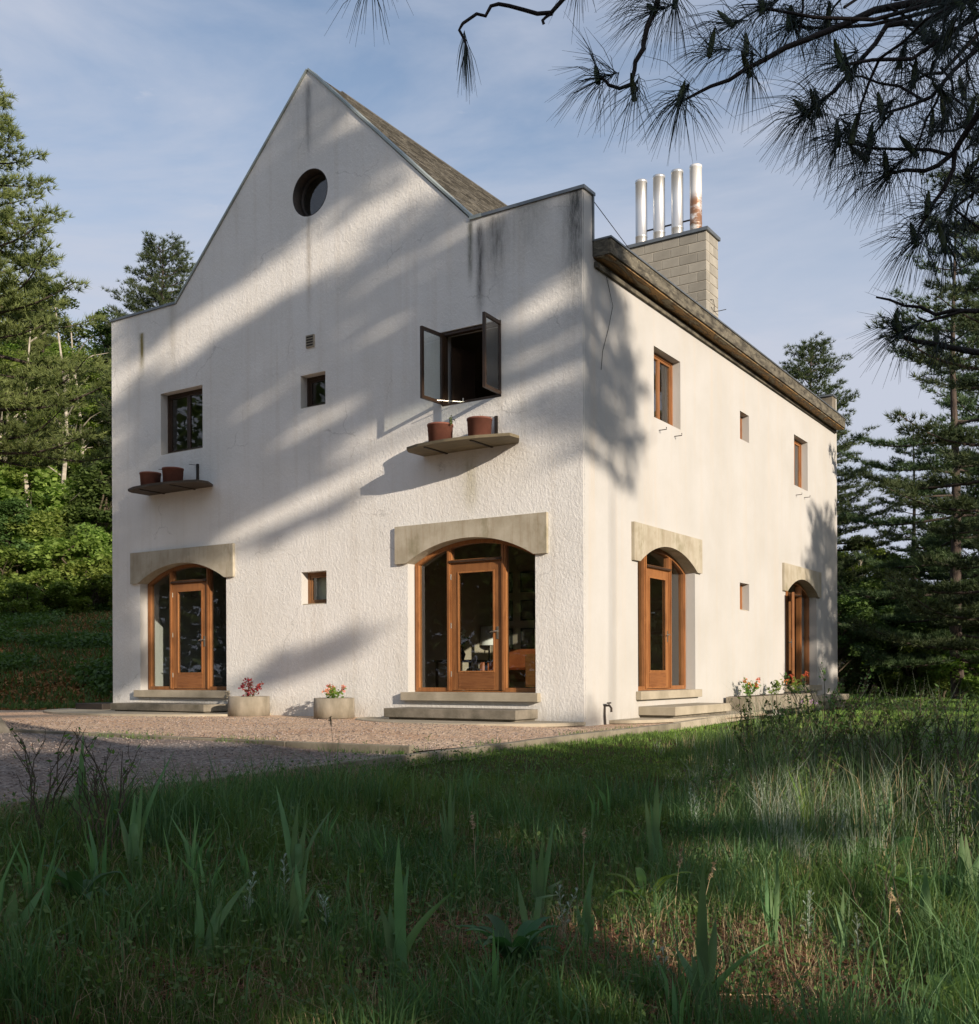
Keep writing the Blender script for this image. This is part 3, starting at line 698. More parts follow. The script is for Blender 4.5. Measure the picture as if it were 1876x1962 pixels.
mb = MB(); mb.tube([(-.69, 7.2, 8.42), (-.60, 7.25, 8.43), (-.48, 7.32, 8.46)], .008, 5); mb.tube([(-.682, 6.95, 8.6), (-.66, 7.05, 8.62), (-.67, 7.15, 8.5), (-.66, 7.1, 8.38), (-.68, 6.98, 8.45)], .006, 5); mb.obj('loose_wire', 'iron', house)
mb = MB(); mb.tube([(-.02, .4, 8.05), (-.3, 2.5, 7.93), (-.7, 4.8, 8.0), (-1.0, 6.74, 8.2)], .006, 4); mb.obj('cable', 'iron', house)
mb = MB(); mb.tube([(.012, .75, 7.0), (.02, .95, 6.6), (.016, .8, 6.2), (.016, .6, 5.8), (.013, .55, 5.5)], .004, 4); mb.obj('loose_cable', 'iron', house)

# round window
mb = MB(); mb.lathe([(0.42, 0), (0.42, 0.07), (0.36, 0.07), (0.36, 0)], 40)
o = mb.obj('round_window', 'iron', house, smooth=True); o.rotation_euler = (R(90), 0, 0); o.location = (-5.495, 0.26, 9.41)
mb = MB(); mb.lathe([(0.0, 0), (0.365, 0), (0.365, 0.008), (0.0, 0.008)], 40); g = mb.obj('pane', 'glass', o); g.location = (0, 0, .03)
mb = MB(); mb.lathe([(0.419, 0.0), (0.419, .26), (0.405, .26), (0.405, 0.0)], 40); o = mb.obj('reveal_shade_ring', 'iron', house, smooth=True); o.rotation_euler = (R(90), 0, 0); o.location = (-5.495, .262, 9.41)  # added dark ring, stands in for the shade inside the round reveal
# wall vent
mb = MB(); mb.box(-5.585, -5.395, -0.03, -0.0, 6.64, 6.86); o = mb.obj('wall_vent', 'concrete', house)
for k in range(4):
    mb = MB(); mb.box(-5.565, -5.415, -0.036, -0.031, 6.665 + .048 * k, 6.69 + .048 * k); mb.obj('slat', 'iron', o)

# windows ------------------------------------------------------------
def mbox(fn, u0, u1, v0, v1, t0, t1, mb=None):
    mb = mb or MB(); return mb.prism(rect(u0, u1, v0, v1), t0, t1, fn)
def ring(fn, u0, u1, v0, v1, wd, t0, t1, name, mat, parent):
    return filled(rect(u0, u1, v0, v1), [rect(u0 + wd, u1 - wd, v0 + wd, v1 - wd)], t0, t1, fn, name, mat, parent)
def window(fn, u0, u1, v0, v1, t, mat, leaves=2, curtain=False):
    fr = ring(fn, u0 + .002, u1 - .002, v0 + .002, v1 - .002, 0.05, t, t + .10, 'window', mat, house)
    n = leaves; a = u0 + .052; b = u1 - .052; w_ = (b - a) / n
    for i in range(n):
        s = ring(fn, a + i * w_ + .002, a + (i + 1) * w_ - .002, v0 + .053, v1 - .053, .045, t + .015, t + .06, 'sash', mat, fr)
        mbox(fn, a + i * w_ + .04, a + (i + 1) * w_ - .04, v0 + .09, v1 - .09, t + .034, t + .040).obj('pane', 'glass', fr)
    mbox(fn, u0 + .004, u1 - .004, v0 - .0, v0 + .02, .03, t - .003).obj('sill', 'concrete', fr)
    if curtain:
        mbox(fn, u0 + .05, u0 + .05 + (u1 - u0) * .42, v0 + .05, v1 - .05, t + .16, t + .19).obj('curtain', 'curtain', fr)
    return fr
tag(window(fnA, -9.49, -8.29, 5.18, 6.40, 0.17, 'dark_wood', 2, False), 'left upper window with two dark sashes')
window(fnA, -5.74, -5.15, 5.58, 6.17, 0.17, 'dark_wood', 1)
window(fnA, -5.74, -5.14, 2.05, 2.64, 0.17, 'win_wood', 1, True)
window(fnB, 2.55, 3.70, 5.17, 6.39, 0.15, 'door_wood', 2, True)
window(fnB, 10.42, 11.50, 5.17, 6.35, 0.15, 'door_wood', 2, True)
window(fnB, 6.79, 7.33, 5.58, 6.15, 0.15, 'door_wood', 1)
window(fnB, 6.74, 7.30, 2.08, 2.64, 0.15, 'door_wood', 1)
# open casement window on the gable
cw = ring(fnA, -2.638, -1.472, 5.182, 6.398, .05, 0.03, 0.13, 'casement_window', 'dark_wood', house)
tag(cw, 'open upper window with both sashes swung out')
def casement(hx, ang, w_):
    s = filled(rect(0, w_, 5.215, 6.37), [rect(.05, w_ - .05, 5.265, 6.32)], -0.02, 0.025, lambda u, v, t: (u, t, v), 'sash', 'dark_wood', cw)
    p = mbox(lambda u, v, t: (u, t, v), .045, w_ - .045, 5.26, 6.325, -.002, .004).obj('pane', 'glass', cw)
    for o in (s, p): o.location = (hx, 0.02, 0); o.rotation_euler = (0, 0, ang)
casement(-2.615, R(-94), 0.55)
casement(-1.495, R(-86), 0.55)
mb = MB(); mb.tube([(-2.5, -.3, 5.205), (-2.2, .02, 5.205)], .008, 5); mb.tube([(-2.2, .0, 5.2), (-2.2, .0, 5.26)], .01, 5); mb.obj('stay_bar', 'brass', cw)
# inner shutter standing ajar inside
o = mbox(lambda u, v, t: (u, t, v), 0, .5, 5.25, 6.2, 0, .03).obj('inner_shutter', 'dark_wood', cw); o.location = (-2.55, .2, 0); o.rotation_euler = (0, 0, R(75))

# arched doors -------------------------------------------------------
def arched_door(fn, c, label, open_leaf=False, flip=False):
    ap = arch(c, HW - .004, SPR, RISE - .004)
    rr = arch(c, HW - .075, SPR - .02, RISE - .045)
    t0, t1 = 0.19, 0.29
    zb = SILL + .004; lw_ = 0.49; mw = .085      # half leaf width, mullion
    TZ = 2.62
    def seg(u): # height of the inner arch at u
        us = [p[0] for p in rr]; vs = [p[1] for p in rr]; return float(np.interp(u, us, vs))
    def arcpts(ua, ub, n=8):
        return [(u, seg(u)) for u in np.linspace(ua, ub, n)]
    outl = [(c - HW + .004, zb), (c + HW - .004, zb)] + list(reversed(ap))
    gl = [(c - HW + .08, zb + .07), (c - lw_ - mw, zb + .07)] + list(reversed(arcpts(c - HW + .08, c - lw_ - mw)))
    gr = [(c + lw_ + mw, zb + .07), (c + HW - .08, zb + .07)] + list(reversed(arcpts(c + lw_ + mw, c + HW - .08)))
    gt = [(c - lw_, TZ + .06), (c + lw_, TZ + .06)] + list(reversed(arcpts(c - lw_, c + lw_, 12)))
    dh = rect(c - lw_, c + lw_, zb + .02, TZ)
    fr = filled(outl, [gl, gr, gt, dh], t0, t1, fn, 'arched_door', 'door_wood', house); tag(fr, label)
    for poly in (gl, gr, gt):
        cc = (sum(p[0] for p in poly) / len(poly), sum(p[1] for p in poly) / len(poly))
        big = [(cc[0] + (p[0] - cc[0]) * 1.02, cc[1] + (p[1] - cc[1]) * 1.01) for p in poly]
        mb = MB(); mb.prism(big, t0 + .05, t0 + .058, fn); mb.obj('pane', 'glass', fr)
    # outer moulding beads on the mullions, proud of the frame
    for u in (c - lw_ - mw * .5, c + lw_ + mw * .5):
        mbox(fn, u - .018, u + .018, zb + .03, seg(u) - .01, t0 - .022, t0 - .001).obj('bead', 'door_wood', fr)
    mbox(fn, c - HW + .03, c - HW + .055, zb + .03, SPR - .02, t0 - .015, t0 - .001).obj('bead', 'door_wood', fr)
    mbox(fn, c + HW - .055, c + HW - .03, zb + .03, SPR - .02, t0 - .015, t0 - .001).obj('bead', 'door_wood', fr)
    mbox(fn, c - lw_ - .02, c + lw_ + .02, TZ + .012, TZ + .048, t0 - .035, t0 - .001).obj('transom', 'dark_wood', fr)
    # leaf in its own frame: u 0..w from the hinge
    w_ = 2 * lw_ - .012
    fl = lambda u, v, t: (u, t, v)
    leaf = filled(rect(0, w_, zb + .03, TZ - .008), [rect(.135, w_ - .135, zb + .33, TZ - .15)], 0, .05, fl, 'door_leaf', 'door_wood', fr)
    pn = mbox(fl, .13, w_ - .13, zb + .325, TZ - .145, .02, .027).obj('pane', 'glass', fr)
    kb = mbox(fl, .135, w_ - .135, zb + .06, zb + .30, -.006, -.001).obj('kick_panel', 'door_wood_h', fr)
    bd = filled(rect(.125, w_ - .125, zb + .32, TZ - .14), [rect(.15, w_ - .15, zb + .345, TZ - .165)], -.012, -.001, fl, 'glazing_bead', 'door_wood', fr)
    hb = MB(); hx_ = w_ - .065
    hb.box(hx_ - .018, hx_ + .018, -.010, -.001, 1.36, 1.56); hb.tube([(hx_, -.005, 1.485), (hx_, -.055, 1.485), (hx_ - .03, -.062, 1.487), (hx_ - .08, -.058, 1.482), (hx_ - .12, -.05, 1.47)], [.011, .011, .010, .009, .007], 8)
    hd = hb.obj('handle', 'brass', fr)
    hs_ = []
    for z in (zb + .25, zb + 1.05, zb + 1.85):
        b = MB(); b.tube([(-.008, -.01, z), (-.008, -.01, z + .09)], .009, 8); hs_.append(b.obj('hinge', 'brass', fr))
    if fn is fnA: base, rz = (c - lw_ + .006, t0 + .012), 0.0
    else: base, rz = (-(t0 + .012), c - lw_ + .006), R(90)
    if open_leaf: rz = math.atan2(-0.93, 0.37); base = (-(t0 - .03), c - lw_ + .0)
    for o in [leaf, pn, kb, bd, hd]: o.location = (base[0], base[1], 0); o.rotation_euler = (0, 0, rz)
    for o in hs_: o.location = (base[0], base[1], 0); o.rotation_euler = (0, 0, 0 if fn is fnA else R(90))
    # lintel, sill
    lo = [(c - LHW + .002, SPR)] + [(c - HW, SPR)] + arch(c, HW, SPR, RISE)[1:-1] + [(c + HW, SPR), (c + LHW - .002, SPR), (c + LHW - .002, LT - .002), (c - LHW + .002, LT - .002)]
    mb = MB(); mb.prism(lo, -0.055, 0.298, fn); tri = filled(lo, [], -0.055, 0.298, fn, 'lintel', 'lintel', house); 
    mbox(fn, c - HW - .09, c + HW + .09, 0.36, SILL, -0.10, -0.002).obj('sill', 'concrete', house, bevel=.006)
    mbox(fn, c - HW + .002, c + HW - .002, 0.362, SILL, -0.002, 0.3).obj('threshold', 'concrete', house)
    return fr
arched_door(fnA, -8.90, 'arched glazed timber door at the far left of the gable wall')
arched_door(fnA, -2.10, 'wide arched glazed timber door nearest the corner')
arched_door(fnB, 3.11, 'arched side door nearest the corner with closed leaf')
arched_door(fnB, 10.97, 'arched door at the far end of the side wall, leaf swung open', True)

def steps(fn, c, a0, a1, depth, nm, z0, z1, mat='concrete_dark'):
    g = mbox(fn, a0, a1, z0 + .055, z1, -depth, -0.002).obj(nm, mat, house, bevel=.008)
    mbox(fn, a0 + .06, a1 - .06, z0 - .12, z0 + .053, -depth + .07, -0.002).obj('step_base', 'concrete_dark', house)
steps(fnA, 0, -10.28, -7.60, .62, 'doorstep', .06, .25); steps(fnA, 0, -3.34, -.82, .66, 'doorstep', .05, .25)
steps(fnB, 0, 1.88, 4.42, .66, 'doorstep', .05, .25, 'concrete'); steps(fnB, 0, 9.6, 13.7, .40, 'doorstep', .05, .25, 'concrete')
mb = MB(); mb.box(-11.9, -11.02, -.25, .6, 0.0, .22); tag(mb.obj('dark_box', 'iron', None, bevel=.01), 'low dark box behind the left end of the wall', 'box')
bx_ = bpy.data.objects['dark_box']; bx_.location = CORNER; bx_.rotation_euler = (0, 0, ANG)

# flower shelves -----------------------------------------------------
def shelf(ox, mat):
    pts = [(ox - .92, 0), (ox + .92, 0), (ox + 1.11, -.30), (ox + 1.09, -.56), (ox + .9, -.66), (ox + .45, -.755), (ox, -.79), (ox - .42, -.765), (ox - .75, -.66), (ox - .91, -.50)]
    pts = [(ox - .92, -.002), (ox + .92, -.002), (ox + 1.10, -.28), (ox + 1.08, -.53), (ox + .55, -.69), (ox, -.74), (ox - .55, -.69), (ox - .84, -.58), (ox - .93, -.42)]
    o = filled(pts, [], 4.405, 4.45, lambda u, v, t: (u, v, t), 'flower_shelf', mat, house)
    for dx in (-.45, .43):
        mb = MB(); mb.box(ox + dx - .02, ox + dx + .02, -.62, -.01, 4.39, 4.403); mb.box(ox + dx - .02, ox + dx + .02, -.03, -.002, 4.39, 4.86) if False else None
        mb.obj('bracket', 'iron', o)
        mb = MB(); mb.box(ox + dx + .06, ox + dx + .11, -.035, -.003, 4.46, 4.88); mb.tube([(ox + dx + .08, -.03, 4.86), (ox + dx - .04, -.12, 4.87)], .006, 5); mb.obj('upright', 'iron', o)
    return o
tag(shelf(-2.07, 'shelf_wood'), 'pale timber shelf under the open window'); tag(shelf(-8.93, 'shelf_dark'), 'dark timber shelf under the left upper window')
def pot(x, y, r, h, label, lean=0.0):
    mb = MB(); mb.lathe([(0.0, 0), (r * .90, 0), (r, h - .03), (r + .006, h - .03), (r + .006, h), (r - .02, h), (r - .025, h - .05), (0, h - .05)], 26)
    o = mb.obj('plant_pot', 'terracotta', None, smooth=False); p = to_world(x, y, 4.451); o.location = p
    bm = bmesh.new(); bm.from_mesh(o.data); [setattr(q, 'smooth', abs(q.normal.z) < .3) for q in bm.faces]; bm.to_mesh(o.data); bm.free()
    return tag(o, label, 'plant pot')
pot(-2.40, -.36, .205, .335, 'terracotta pot on the shelf under the open window, nearer its left end')
pot(-1.66, -.34, .195, .335, 'terracotta pot on the shelf under the open window, nearer the house corner')
pot(-9.37, -.36, .20, .30, 'terracotta pot on the dark shelf, the left one of two')
pot(-8.72, -.36, .20, .32, 'terracotta pot on the dark shelf, the right one of two')
def sprig(name, loc, n, h, sp, mat_leaf, lsize, label, cat, flower=None, nf=0, fs=.03, stem='grass'):
    root = empty(name, loc, label, cat)
    tb = TB(); lf = []; tips = []
    for i in range(n):
        a = random.uniform(0, 6.28); d = sp * math.sqrt(random.random()); hh = h * random.uniform(.6, 1.1)
        pts = [Vector((0.2 * d * math.cos(a), 0.2 * d * math.sin(a), 0)), Vector((.6 * d * math.cos(a), .6 * d * math.sin(a), hh * .55)), Vector((d * math.cos(a), d * math.sin(a), hh))]
        tb.quads(*tube(pts, [.004, .003, .002], 4)); tips.append(pts[-1])
        for k in range(14):
            t = random.uniform(.15, 1); q = pts[0].lerp(pts[1], t * 2) if t < .5 else pts[1].lerp(pts[2], t * 2 - 1)
            lf.append((q.x + random.gauss(0, lsize * .7), q.y + random.gauss(0, lsize * .7), q.z + random.gauss(0, lsize * .4)))
    link('stems', tb.mesh('stems', stem), root)
    V, T = leaves_at(np.array(lf), lsize, .6); link('leaves', np_mesh('leaves', V, T, mat_leaf), root)
    if flower:
        for q in tips[:nf]:
            V, T = leaves_at(np.array([q]) + rng.normal(size=(14, 3)) * fs * .5, fs, .4, 1.0); link('flower', np_mesh('flower', V, T, flower), root)
    return root
sprig('trailing_plant', to_world(-2.17, -.40, 4.74), 3, .13, .06, 'leaf_dark', .025, 'small trailing sprig in the pot under the open window', 'plant')
sprig('trailing_plant', to_world(-1.62, -.35, 4.74), 3, .12, .10, 'straw', .008, 'few dry wisps in the pot nearer the house corner', 'plant')
# wall hooks
for (y, z) in ((2.75, 4.98), (3.42, 5.0), (10.55, 4.95), (11.2, 4.98)):
    mb = MB(); mb.tube([(0.0, y, z), (.14, y, z), (.14, y, z + .04)], .008, 5); mb.obj('wall_hook', 'iron', house)
# old tap at the corner
mb = MB(); mb.tube([(.0, .62, .30), (.10, .62, .30), (.13, .62, .26), (.13, .62, .20)], .018, 7); mb.tube([(.09, .56, .34), (.09, .68, .34)], .012, 6); mb.tube([(.09, .62, .30), (.09, .62, .35)], .009, 6); mb.tube([(.03, .62, -.02), (.03, .60, .15), (.02, .62, .29)], .016, 6)
mb.obj('garden_tap', 'iron', house)

# planters -----------------------------------------------------------
def planter(x, y, z, r, h, label):
    mb = MB(); mb.lathe([(0, 0), (r, 0), (r * 1.01, h * .5), (r, h), (r - .05, h), (r - .05, h - .06), (0, h - .06)], 30)
    o = empty('planter', to_world(x, y, z), label, 'planter', rz=ANG)
    b = mb.obj('bowl', 'planter', o)
    bm = bmesh.new(); bm.from_mesh(b.data); [setattr(q, 'smooth', abs(q.normal.z) < .3) for q in bm.faces]; bm.to_mesh(b.data); bm.free()
    mb = MB(); mb.lathe([(0, h - .055), (r - .052, h - .045)], 20); mb.obj('soil', 'soil', o)
    return o
planter(-6.62, -.44, .06, .37, .35, 'round concrete planter beside the far left doorstep')
planter(-4.57, -.46, .06, .345, .34, 'round concrete planter midway along the gable wall')
def boxplanter(y0, y1, label):
    o = empty('planter', to_world(.28, (y0 + y1) / 2, 0.03), label, 'planter', rz=ANG)
    l = (y1 - y0) / 2; mb = MB()
    mb.add([(u, v, t) for u in (-.22, .22) for v in (-l, l) for t in (0, .30)], [(0, 1, 3, 2), (4, 6, 7, 5), (0, 4, 5, 1), (2, 3, 7, 6), (0, 2, 6, 4), (1, 5, 7, 3)])
    mb.obj('trough', 'planter', o, bevel=.012)
    mb = MB(); mb.box(-.18, .18, -l + .04, l - .04, .28, .306); mb.obj('soil', 'soil', o)
boxplanter(5.75, 7.2, 'concrete trough with orange blooms, first along the side wall')
boxplanter(7.35, 8.8, 'concrete trough second along the side wall')
boxplanter(8.95, 10.4, 'concrete trough before the far arched door')
sprig('flowering_plant', to_world(-6.60, -.44, .36), 9, .34, .19, 'red_leaf', .04, 'dark red leafed plant in the planter beside the far left doorstep', 'plant', 'red_leaf', 6, .05)
sprig('flowering_plant', to_world(-4.57, -.46, .35), 9, .26, .19, 'lawn', .045, 'green plant with pale pink flowers in the middle planter', 'plant', 'pink', 7, .05)
sprig('flowering_plant', to_world(.28, 6.4, .33), 10, .34, .28, 'lawn', .05, 'orange flowers in the first side trough', 'plant', 'orange', 4, .05)
sprig('flowering_plant', to_world(.28, 8.0, .33), 7, .30, .3, 'leaf', .05, 'leafy green plant in the second side trough', 'plant')
sprig('flowering_plant', to_world(.28, 9.6, .33), 8, .40, .3, 'lawn', .05, 'red orange flowers in the trough before the far door', 'plant', 'orange', 3, .07)
sprig('flowering_plant', to_world(1.1, 7.6, -.02), 8, .28, .3, 'leaf', .04, 'violet flowers in the grass before the side troughs', 'plant', 'violet', 4, .04)

# things inside the room --------------------------------------------
def inroom(name, loc, label, cat, rz=0): return empty(name, to_world(*loc), label, cat, rz=ANG + rz)
sofa = inroom('armchair', (-3.9, 4.45, .46), 'orange leather armchair seen through the wide arched door', 'armchair')
for nm, b in (('seat', (-.55, .55, -.4, .35, .18, .42)), ('backrest', (-.55, .55, .22, .42, .42, .85)), ('armrest', (-.72, -.56, -.4, .42, .15, .6)), ('armrest', (.56, .72, -.4, .42, .15, .6))):
    mb = MB(); mb.box(*b); mb.obj(nm, 'leather', sofa, bevel=.05)
for sx in (-.6, .6):
    for sy in (-.32, .34): mb = MB(); mb.box(sx - .03, sx + .03, sy - .03, sy + .03, 0, .15); mb.obj('leg', 'door_wood', sofa)
tbl = inroom('side_table', (-3.35, 1.6, .46), 'small dark table behind the left sidelight of the wide door', 'table')
mb = MB(); mb.box(-.4, .4, -.3, .3, .55, .59); mb.obj('tabletop', 'dark_wood', tbl)
for sx in (-.36, .36):
    for sy in (-.26, .26): mb = MB(); mb.box(sx - .02, sx + .02, sy - .02, sy + .02, 0, .55); mb.obj('leg', 'dark_wood', tbl)
mb = MB(); mb.lathe([(0, 0), (.06, 0), (.09, .1), (.04, .2), (.05, .23)], 16); o = mb.obj('vase', 'black_frame'); o.location = to_world(-3.3, 1.5, 1.051); tag(o, 'dark vase on the small table indoors', 'vase')
sprig('cut_flowers', to_world(-3.3, 1.5, 1.25), 7, .34, .2, 'leaf_dark', .05, 'white cut flowers in the dark vase', 'flowers', 'white_petal', 2, .09)
lamp = inroom('table_lamp', (-4.9, 4.9, .46), 'lamp with a white drum shade standing behind the armchair', 'lamp')
mb = MB(); mb.lathe([(0, 0), (.14, 0), (.14, .03), (.02, .05), (.02, 1.0), (0, 1.0)], 16); mb.obj('stand', 'iron', lamp)
mb = MB(); mb.lathe([(.2, .95), (.17, 1.35), (.165, 1.35), (.195, .95)], 24); mb.obj('lamp_shade', 'shade_cloth', lamp, smooth=True)
post = MB(); post.box(-.09, .09, -.09, .09, 0, 3.13); o = post.obj('wooden_post', 'door_wood', house); o.location = (-2.35, 2.9, .461)
chr_ = inroom('cabinet', (-2.7, 3.6, .46), 'low orange timber cabinet beside the post indoors', 'cabinet')
mb = MB(); mb.box(-.4, .4, -.2, .2, .08, .72); mb.obj('carcass', 'door_wood', chr_, bevel=.01)
for sx in (-.2, .2): mb = MB(); mb.box(sx - .18, sx + .18, -.215, -.201, .12, .68); mb.obj('door', 'door_wood_h', chr_)
k = 0
for ix, x in enumerate((-5.0 + .35, -4.1, -3.45)):
    for iz, z in enumerate((1.55, 2.15, 2.75)):
        p = inroom('picture_frame', (x, 5.17, z), 'small black framed picture, %s of three, in the %s column on the inner wall' % (('lowest', 'middle', 'highest')[iz], ('left', 'centre', 'right')[ix]), 'picture')
        filled(rect(-.17, .17, -.22, .22), [rect(-.14, .14, -.19, .19)], -.01, .02, lambda u, v, t: (u, t, v), 'frame', 'black_frame', p)
        mb = MB(); mb.box(-.145, .145, 0, .006, -.195, .195); mb.obj('print', 'photo_print', p)

# ------------------------------------------------------------------ trees
def pine_mesh(seed, H, specs, tw=0.20, tuft_n=14, tuft_l=0.23, tuft_w=0.024, mat='pine', trunk_r=.22, step=0.11, curve=0.0, br_gap=.20):
    """specs: list of (z, azimuth, length, pitch). Returns trunk mesh, crown mesh."""
    rs = np.random.default_rng(seed); wood_ = TB(); C = []; D = []
    tp = [(curve * math.sin(z / H * 2.5), 0.05 * math.sin(z * .6), z) for z in np.linspace(0, H, 14)]
    wood_.quads(*tube(tp, [trunk_r * (1 - .93 * i / 13) + .012 for i in range(14)], 9))
    for spc in specs:
        z, az, ln, pitch = spc[:4]; tm = spc[4] if len(spc) > 4 else .22; te = spc[5] if len(spc) > 5 else 1.0; flat = len(spc) > 5
        d = np.array([math.cos(az), math.sin(az)]); n = max(5, int(ln / .45)); pts = []
        x0 = curve * math.sin(z / H * 2.5)
        wob = rs.normal(0, .06, 2)
        for i in range(n + 1):
            t = i / n; r_ = ln * t
            zz = z + (.06 * math.sin(t * 9 + z * 5) if flat else r_ * math.tan(pitch) - .10 * ln * math.sin(t * 2.2) + .16 * ln * max(0, t - .6) ** 1.5 * 2)
            lat = ln * (wob[0] * math.sin(t * 3) + wob[1] * t * t) * (.15 if flat else 1)
            pts.append((x0 + d[0] * r_ - d[1] * lat, d[1] * r_ + d[0] * lat, zz))
        br = max(.012, .012 + ln * .011)
        wood_.quads(*tube(pts, [br * (1 - .85 * i / n) + .003 for i in range(n + 1)], 5))
        P = np.array(pts)
        m = int(ln * (1.22 - tm) / br_gap) + 1 if not flat else int(ln * (te - tm) / .085) + 1
        for j in range(m):
            t = tm + (te - tm) * (j + rs.random()) / m; q = P[0] * 0
            f = t * n; i0 = min(int(f), n - 1); q = P[i0] + (P[i0 + 1] - P[i0]) * (f - i0)
            side = 1 if j % 2 else -1; a2 = az + side * rs.uniform(.45, 1.15)
            l2 = (.20 + .42 * ln ** .6 * (1.05 - t)) * rs.uniform(.65, 1.25)
            l2 = min(l2, .5) if flat else l2; k2 = max(2, int(l2 / step)); dz = rs.uniform(-.12, .12) if flat else rs.uniform(.0, .28)
            e = np.array([math.cos(a2), math.sin(a2), dz])
            for k in range(1, k2 + 1):
                s = k / k2 * l2
                C.append(q + e * s + rs.normal(0, .035, 3)); D.append(e * .7 + [0, 0, .55])
                if rs.random() < .55:
                    a3 = a2 + rs.choice([-1, 1]) * rs.uniform(.6, 1.2); e3 = np.array([math.cos(a3), math.sin(a3), .25])
                    C.append(q + e * s + e3 * rs.uniform(.08, .24)); D.append(e3 * .7 + [0, 0, .55])
        tipd = np.array([d[0], d[1], .45])
        for k in range(0 if flat else 3): C.append(P[-1] - np.array([d[0], d[1], 0]) * .12 * k); D.append(tipd)
    for k in range(10): C.append(np.array(tp[-1]) - [0, 0, .1 * k]); D.append(np.array([rs.normal() * .4, rs.normal() * .4, 1]))
    print('tufts', seed, len(C)); C = np.array(C, float); D = unit(np.array(D, float))
    V, T = tufts(C, D, tuft_n, tuft_l, tuft_w, .55)
    return wood_.mesh('trunk', 'bark'), np_mesh('crown', V, T, mat)
def whorls(rs, z0, z1, lmax, top, per=5, gap=.75, p0=.05, shape=1.0):
    """layered white pine branches"""
    out_ = []; z = z0
    while z < z1:
        f = (z1 - z) / (z1 - z0)
        l = lmax * (min(1, f * 1.25 + .08)) ** shape
        az0 = rs.uniform(0, 6.28)
        for k in range(per):
            if rs.random() < .12: continue
            out_.append((z + rs.uniform(-.15, .15), az0 + k * 6.28 / per + rs.uniform(-.3, .3), l * rs.uniform(.62, 1.12), p0 + rs.uniform(-.05, .12) + .5 * (1 - f) ** 2))
        z += gap * rs.uniform(.75, 1.3) * (.55 + .45 * f)
    return out_
def tree_from(meshes, name, x, y, label, cat, group=None, rz=0., s=1.0, z=None):
    r = empty(name, (x, y, gh(x, y) - .05 if z is None else z), label, cat, group, rz, s)
    link('trunk', meshes[0], r); link('crown', meshes[1], r); return r
rs = np.random.default_rng(3)
PA = pine_mesh(11, 17, whorls(rs, 5.6, 16.7, 4.0, 0, 6, .62), mat='pine')
PB = pine_mesh(12, 18, whorls(rs, 3.5, 17.6, 4.6, 0, 6, .85, shape=.8), mat='pine_dark', trunk_r=.26, curve=.5)
PC = pine_mesh(13, 13, whorls(rs, 1.2, 12.7, 3.4, 0, 6, .5), mat='pine')
PD = pine_mesh(14, 19, whorls(rs, 1.5, 18.5, 5.0, 0, 6, .80, shape=.7), mat='pine_dark', trunk_r=.30, curve=-.4, tuft_n=10)

def leafy(seed, H, spread, nclump, per, lsize, mat, bark, zlow=.25, trunk_r=.16, flat=.55, ntr=1):
    rs = np.random.default_rng(seed); wd = TB(); C = []
    for t_ in range(ntr):
        bx, by = (rs.uniform(-.5, .5, 2) if ntr > 1 else (0, 0))
        lean = rs.uniform(-.05, .05, 2) * H
        tp = [(bx + lean[0] * (i / 9) + .12 * math.sin(i + t_), by + lean[1] * (i / 9) + .12 * math.cos(i * 1.3), H * .93 * i / 9) for i in range(10)]
        wd.quads(*tube(tp, [trunk_r * (1 - .9 * i / 9) + .01 for i in range(10)], 7))
    for i in range(nclump):
        f = rs.uniform(0, 1) ** .8; z = H * (zlow + (1 - zlow) * f)
        rr = spread * math.sqrt(max(.04, 1 - ((z / H - zlow) / (1 - zlow)) ** 2.2)) * rs.uniform(.35, 1.0)
        a = rs.uniform(0, 6.28); c = np.array([rr * math.cos(a), rr * math.sin(a), z])
        tz = max(.15 * H, z - rr * .7); k = min(9, int(tz / (H * .93) * 9)); st = np.array(tp[k])
        mid = (st + c) / 2 + [0, 0, .25]
        wd.quads(*tube([tuple(st), tuple(mid), tuple(c)], [.035 * H / 10, .02 * H / 10, .006], 4))
        n = int(per * rs.uniform(.5, 1.5)); cr_ = rs.uniform(.35, .8) * spread * .33
        q = rng.normal(size=(n, 3)); q = unit(q) * (rng.random((n, 1)) ** .45); q *= [cr_, cr_, cr_ * flat]
        C.append(c + q)
    C = np.concatenate(C); V, T = leaves_at(C, lsize, 1.0)
    return wd.mesh('trunk', bark), np_mesh('crown', V, T, mat)
rs = np.random.default_rng(8)
PE = pine_mesh(15, 18, [q for q in whorls(rs, 1.6, 17.6, 4.6, 0, 4, 1.05, shape=.75) if rs.random() < .85], mat='pine_dark', trunk_r=.24, curve=.3, tuft_n=15, br_gap=.16)
PA2 = pine_mesh(16, 17, whorls(rs, 2.0, 16.7, 4.6, 0, 6, .62, shape=.75), mat='pine_dark')
LA = leafy(21, 12, 3.3, 110, 190, .115, 'leaf', 'birch', .22)
LB = leafy(22, 14, 3.6, 120, 190, .115, 'leaf_dark', 'bark', .18)
LC = leafy(23, 9, 2.8, 95, 190, .11, 'leaf', 'birch', .12, ntr=3, trunk_r=.10)
SA_ = leafy(24, 2.6, 1.9, 60, 190, .10, 'leaf_bright', 'dry', .05, trunk_r=.04, ntr=3, flat=.7)
SB_ = leafy(25, 3.6, 2.0, 60, 190, .09, 'leaf_dark', 'dry', .04, trunk_r=.05, ntr=3, flat=.7)
SC_ = leafy(26, 1.5, 1.5, 45, 150, .085, 'leaf', 'dry', .02, trunk_r=.03, ntr=3, flat=.7)

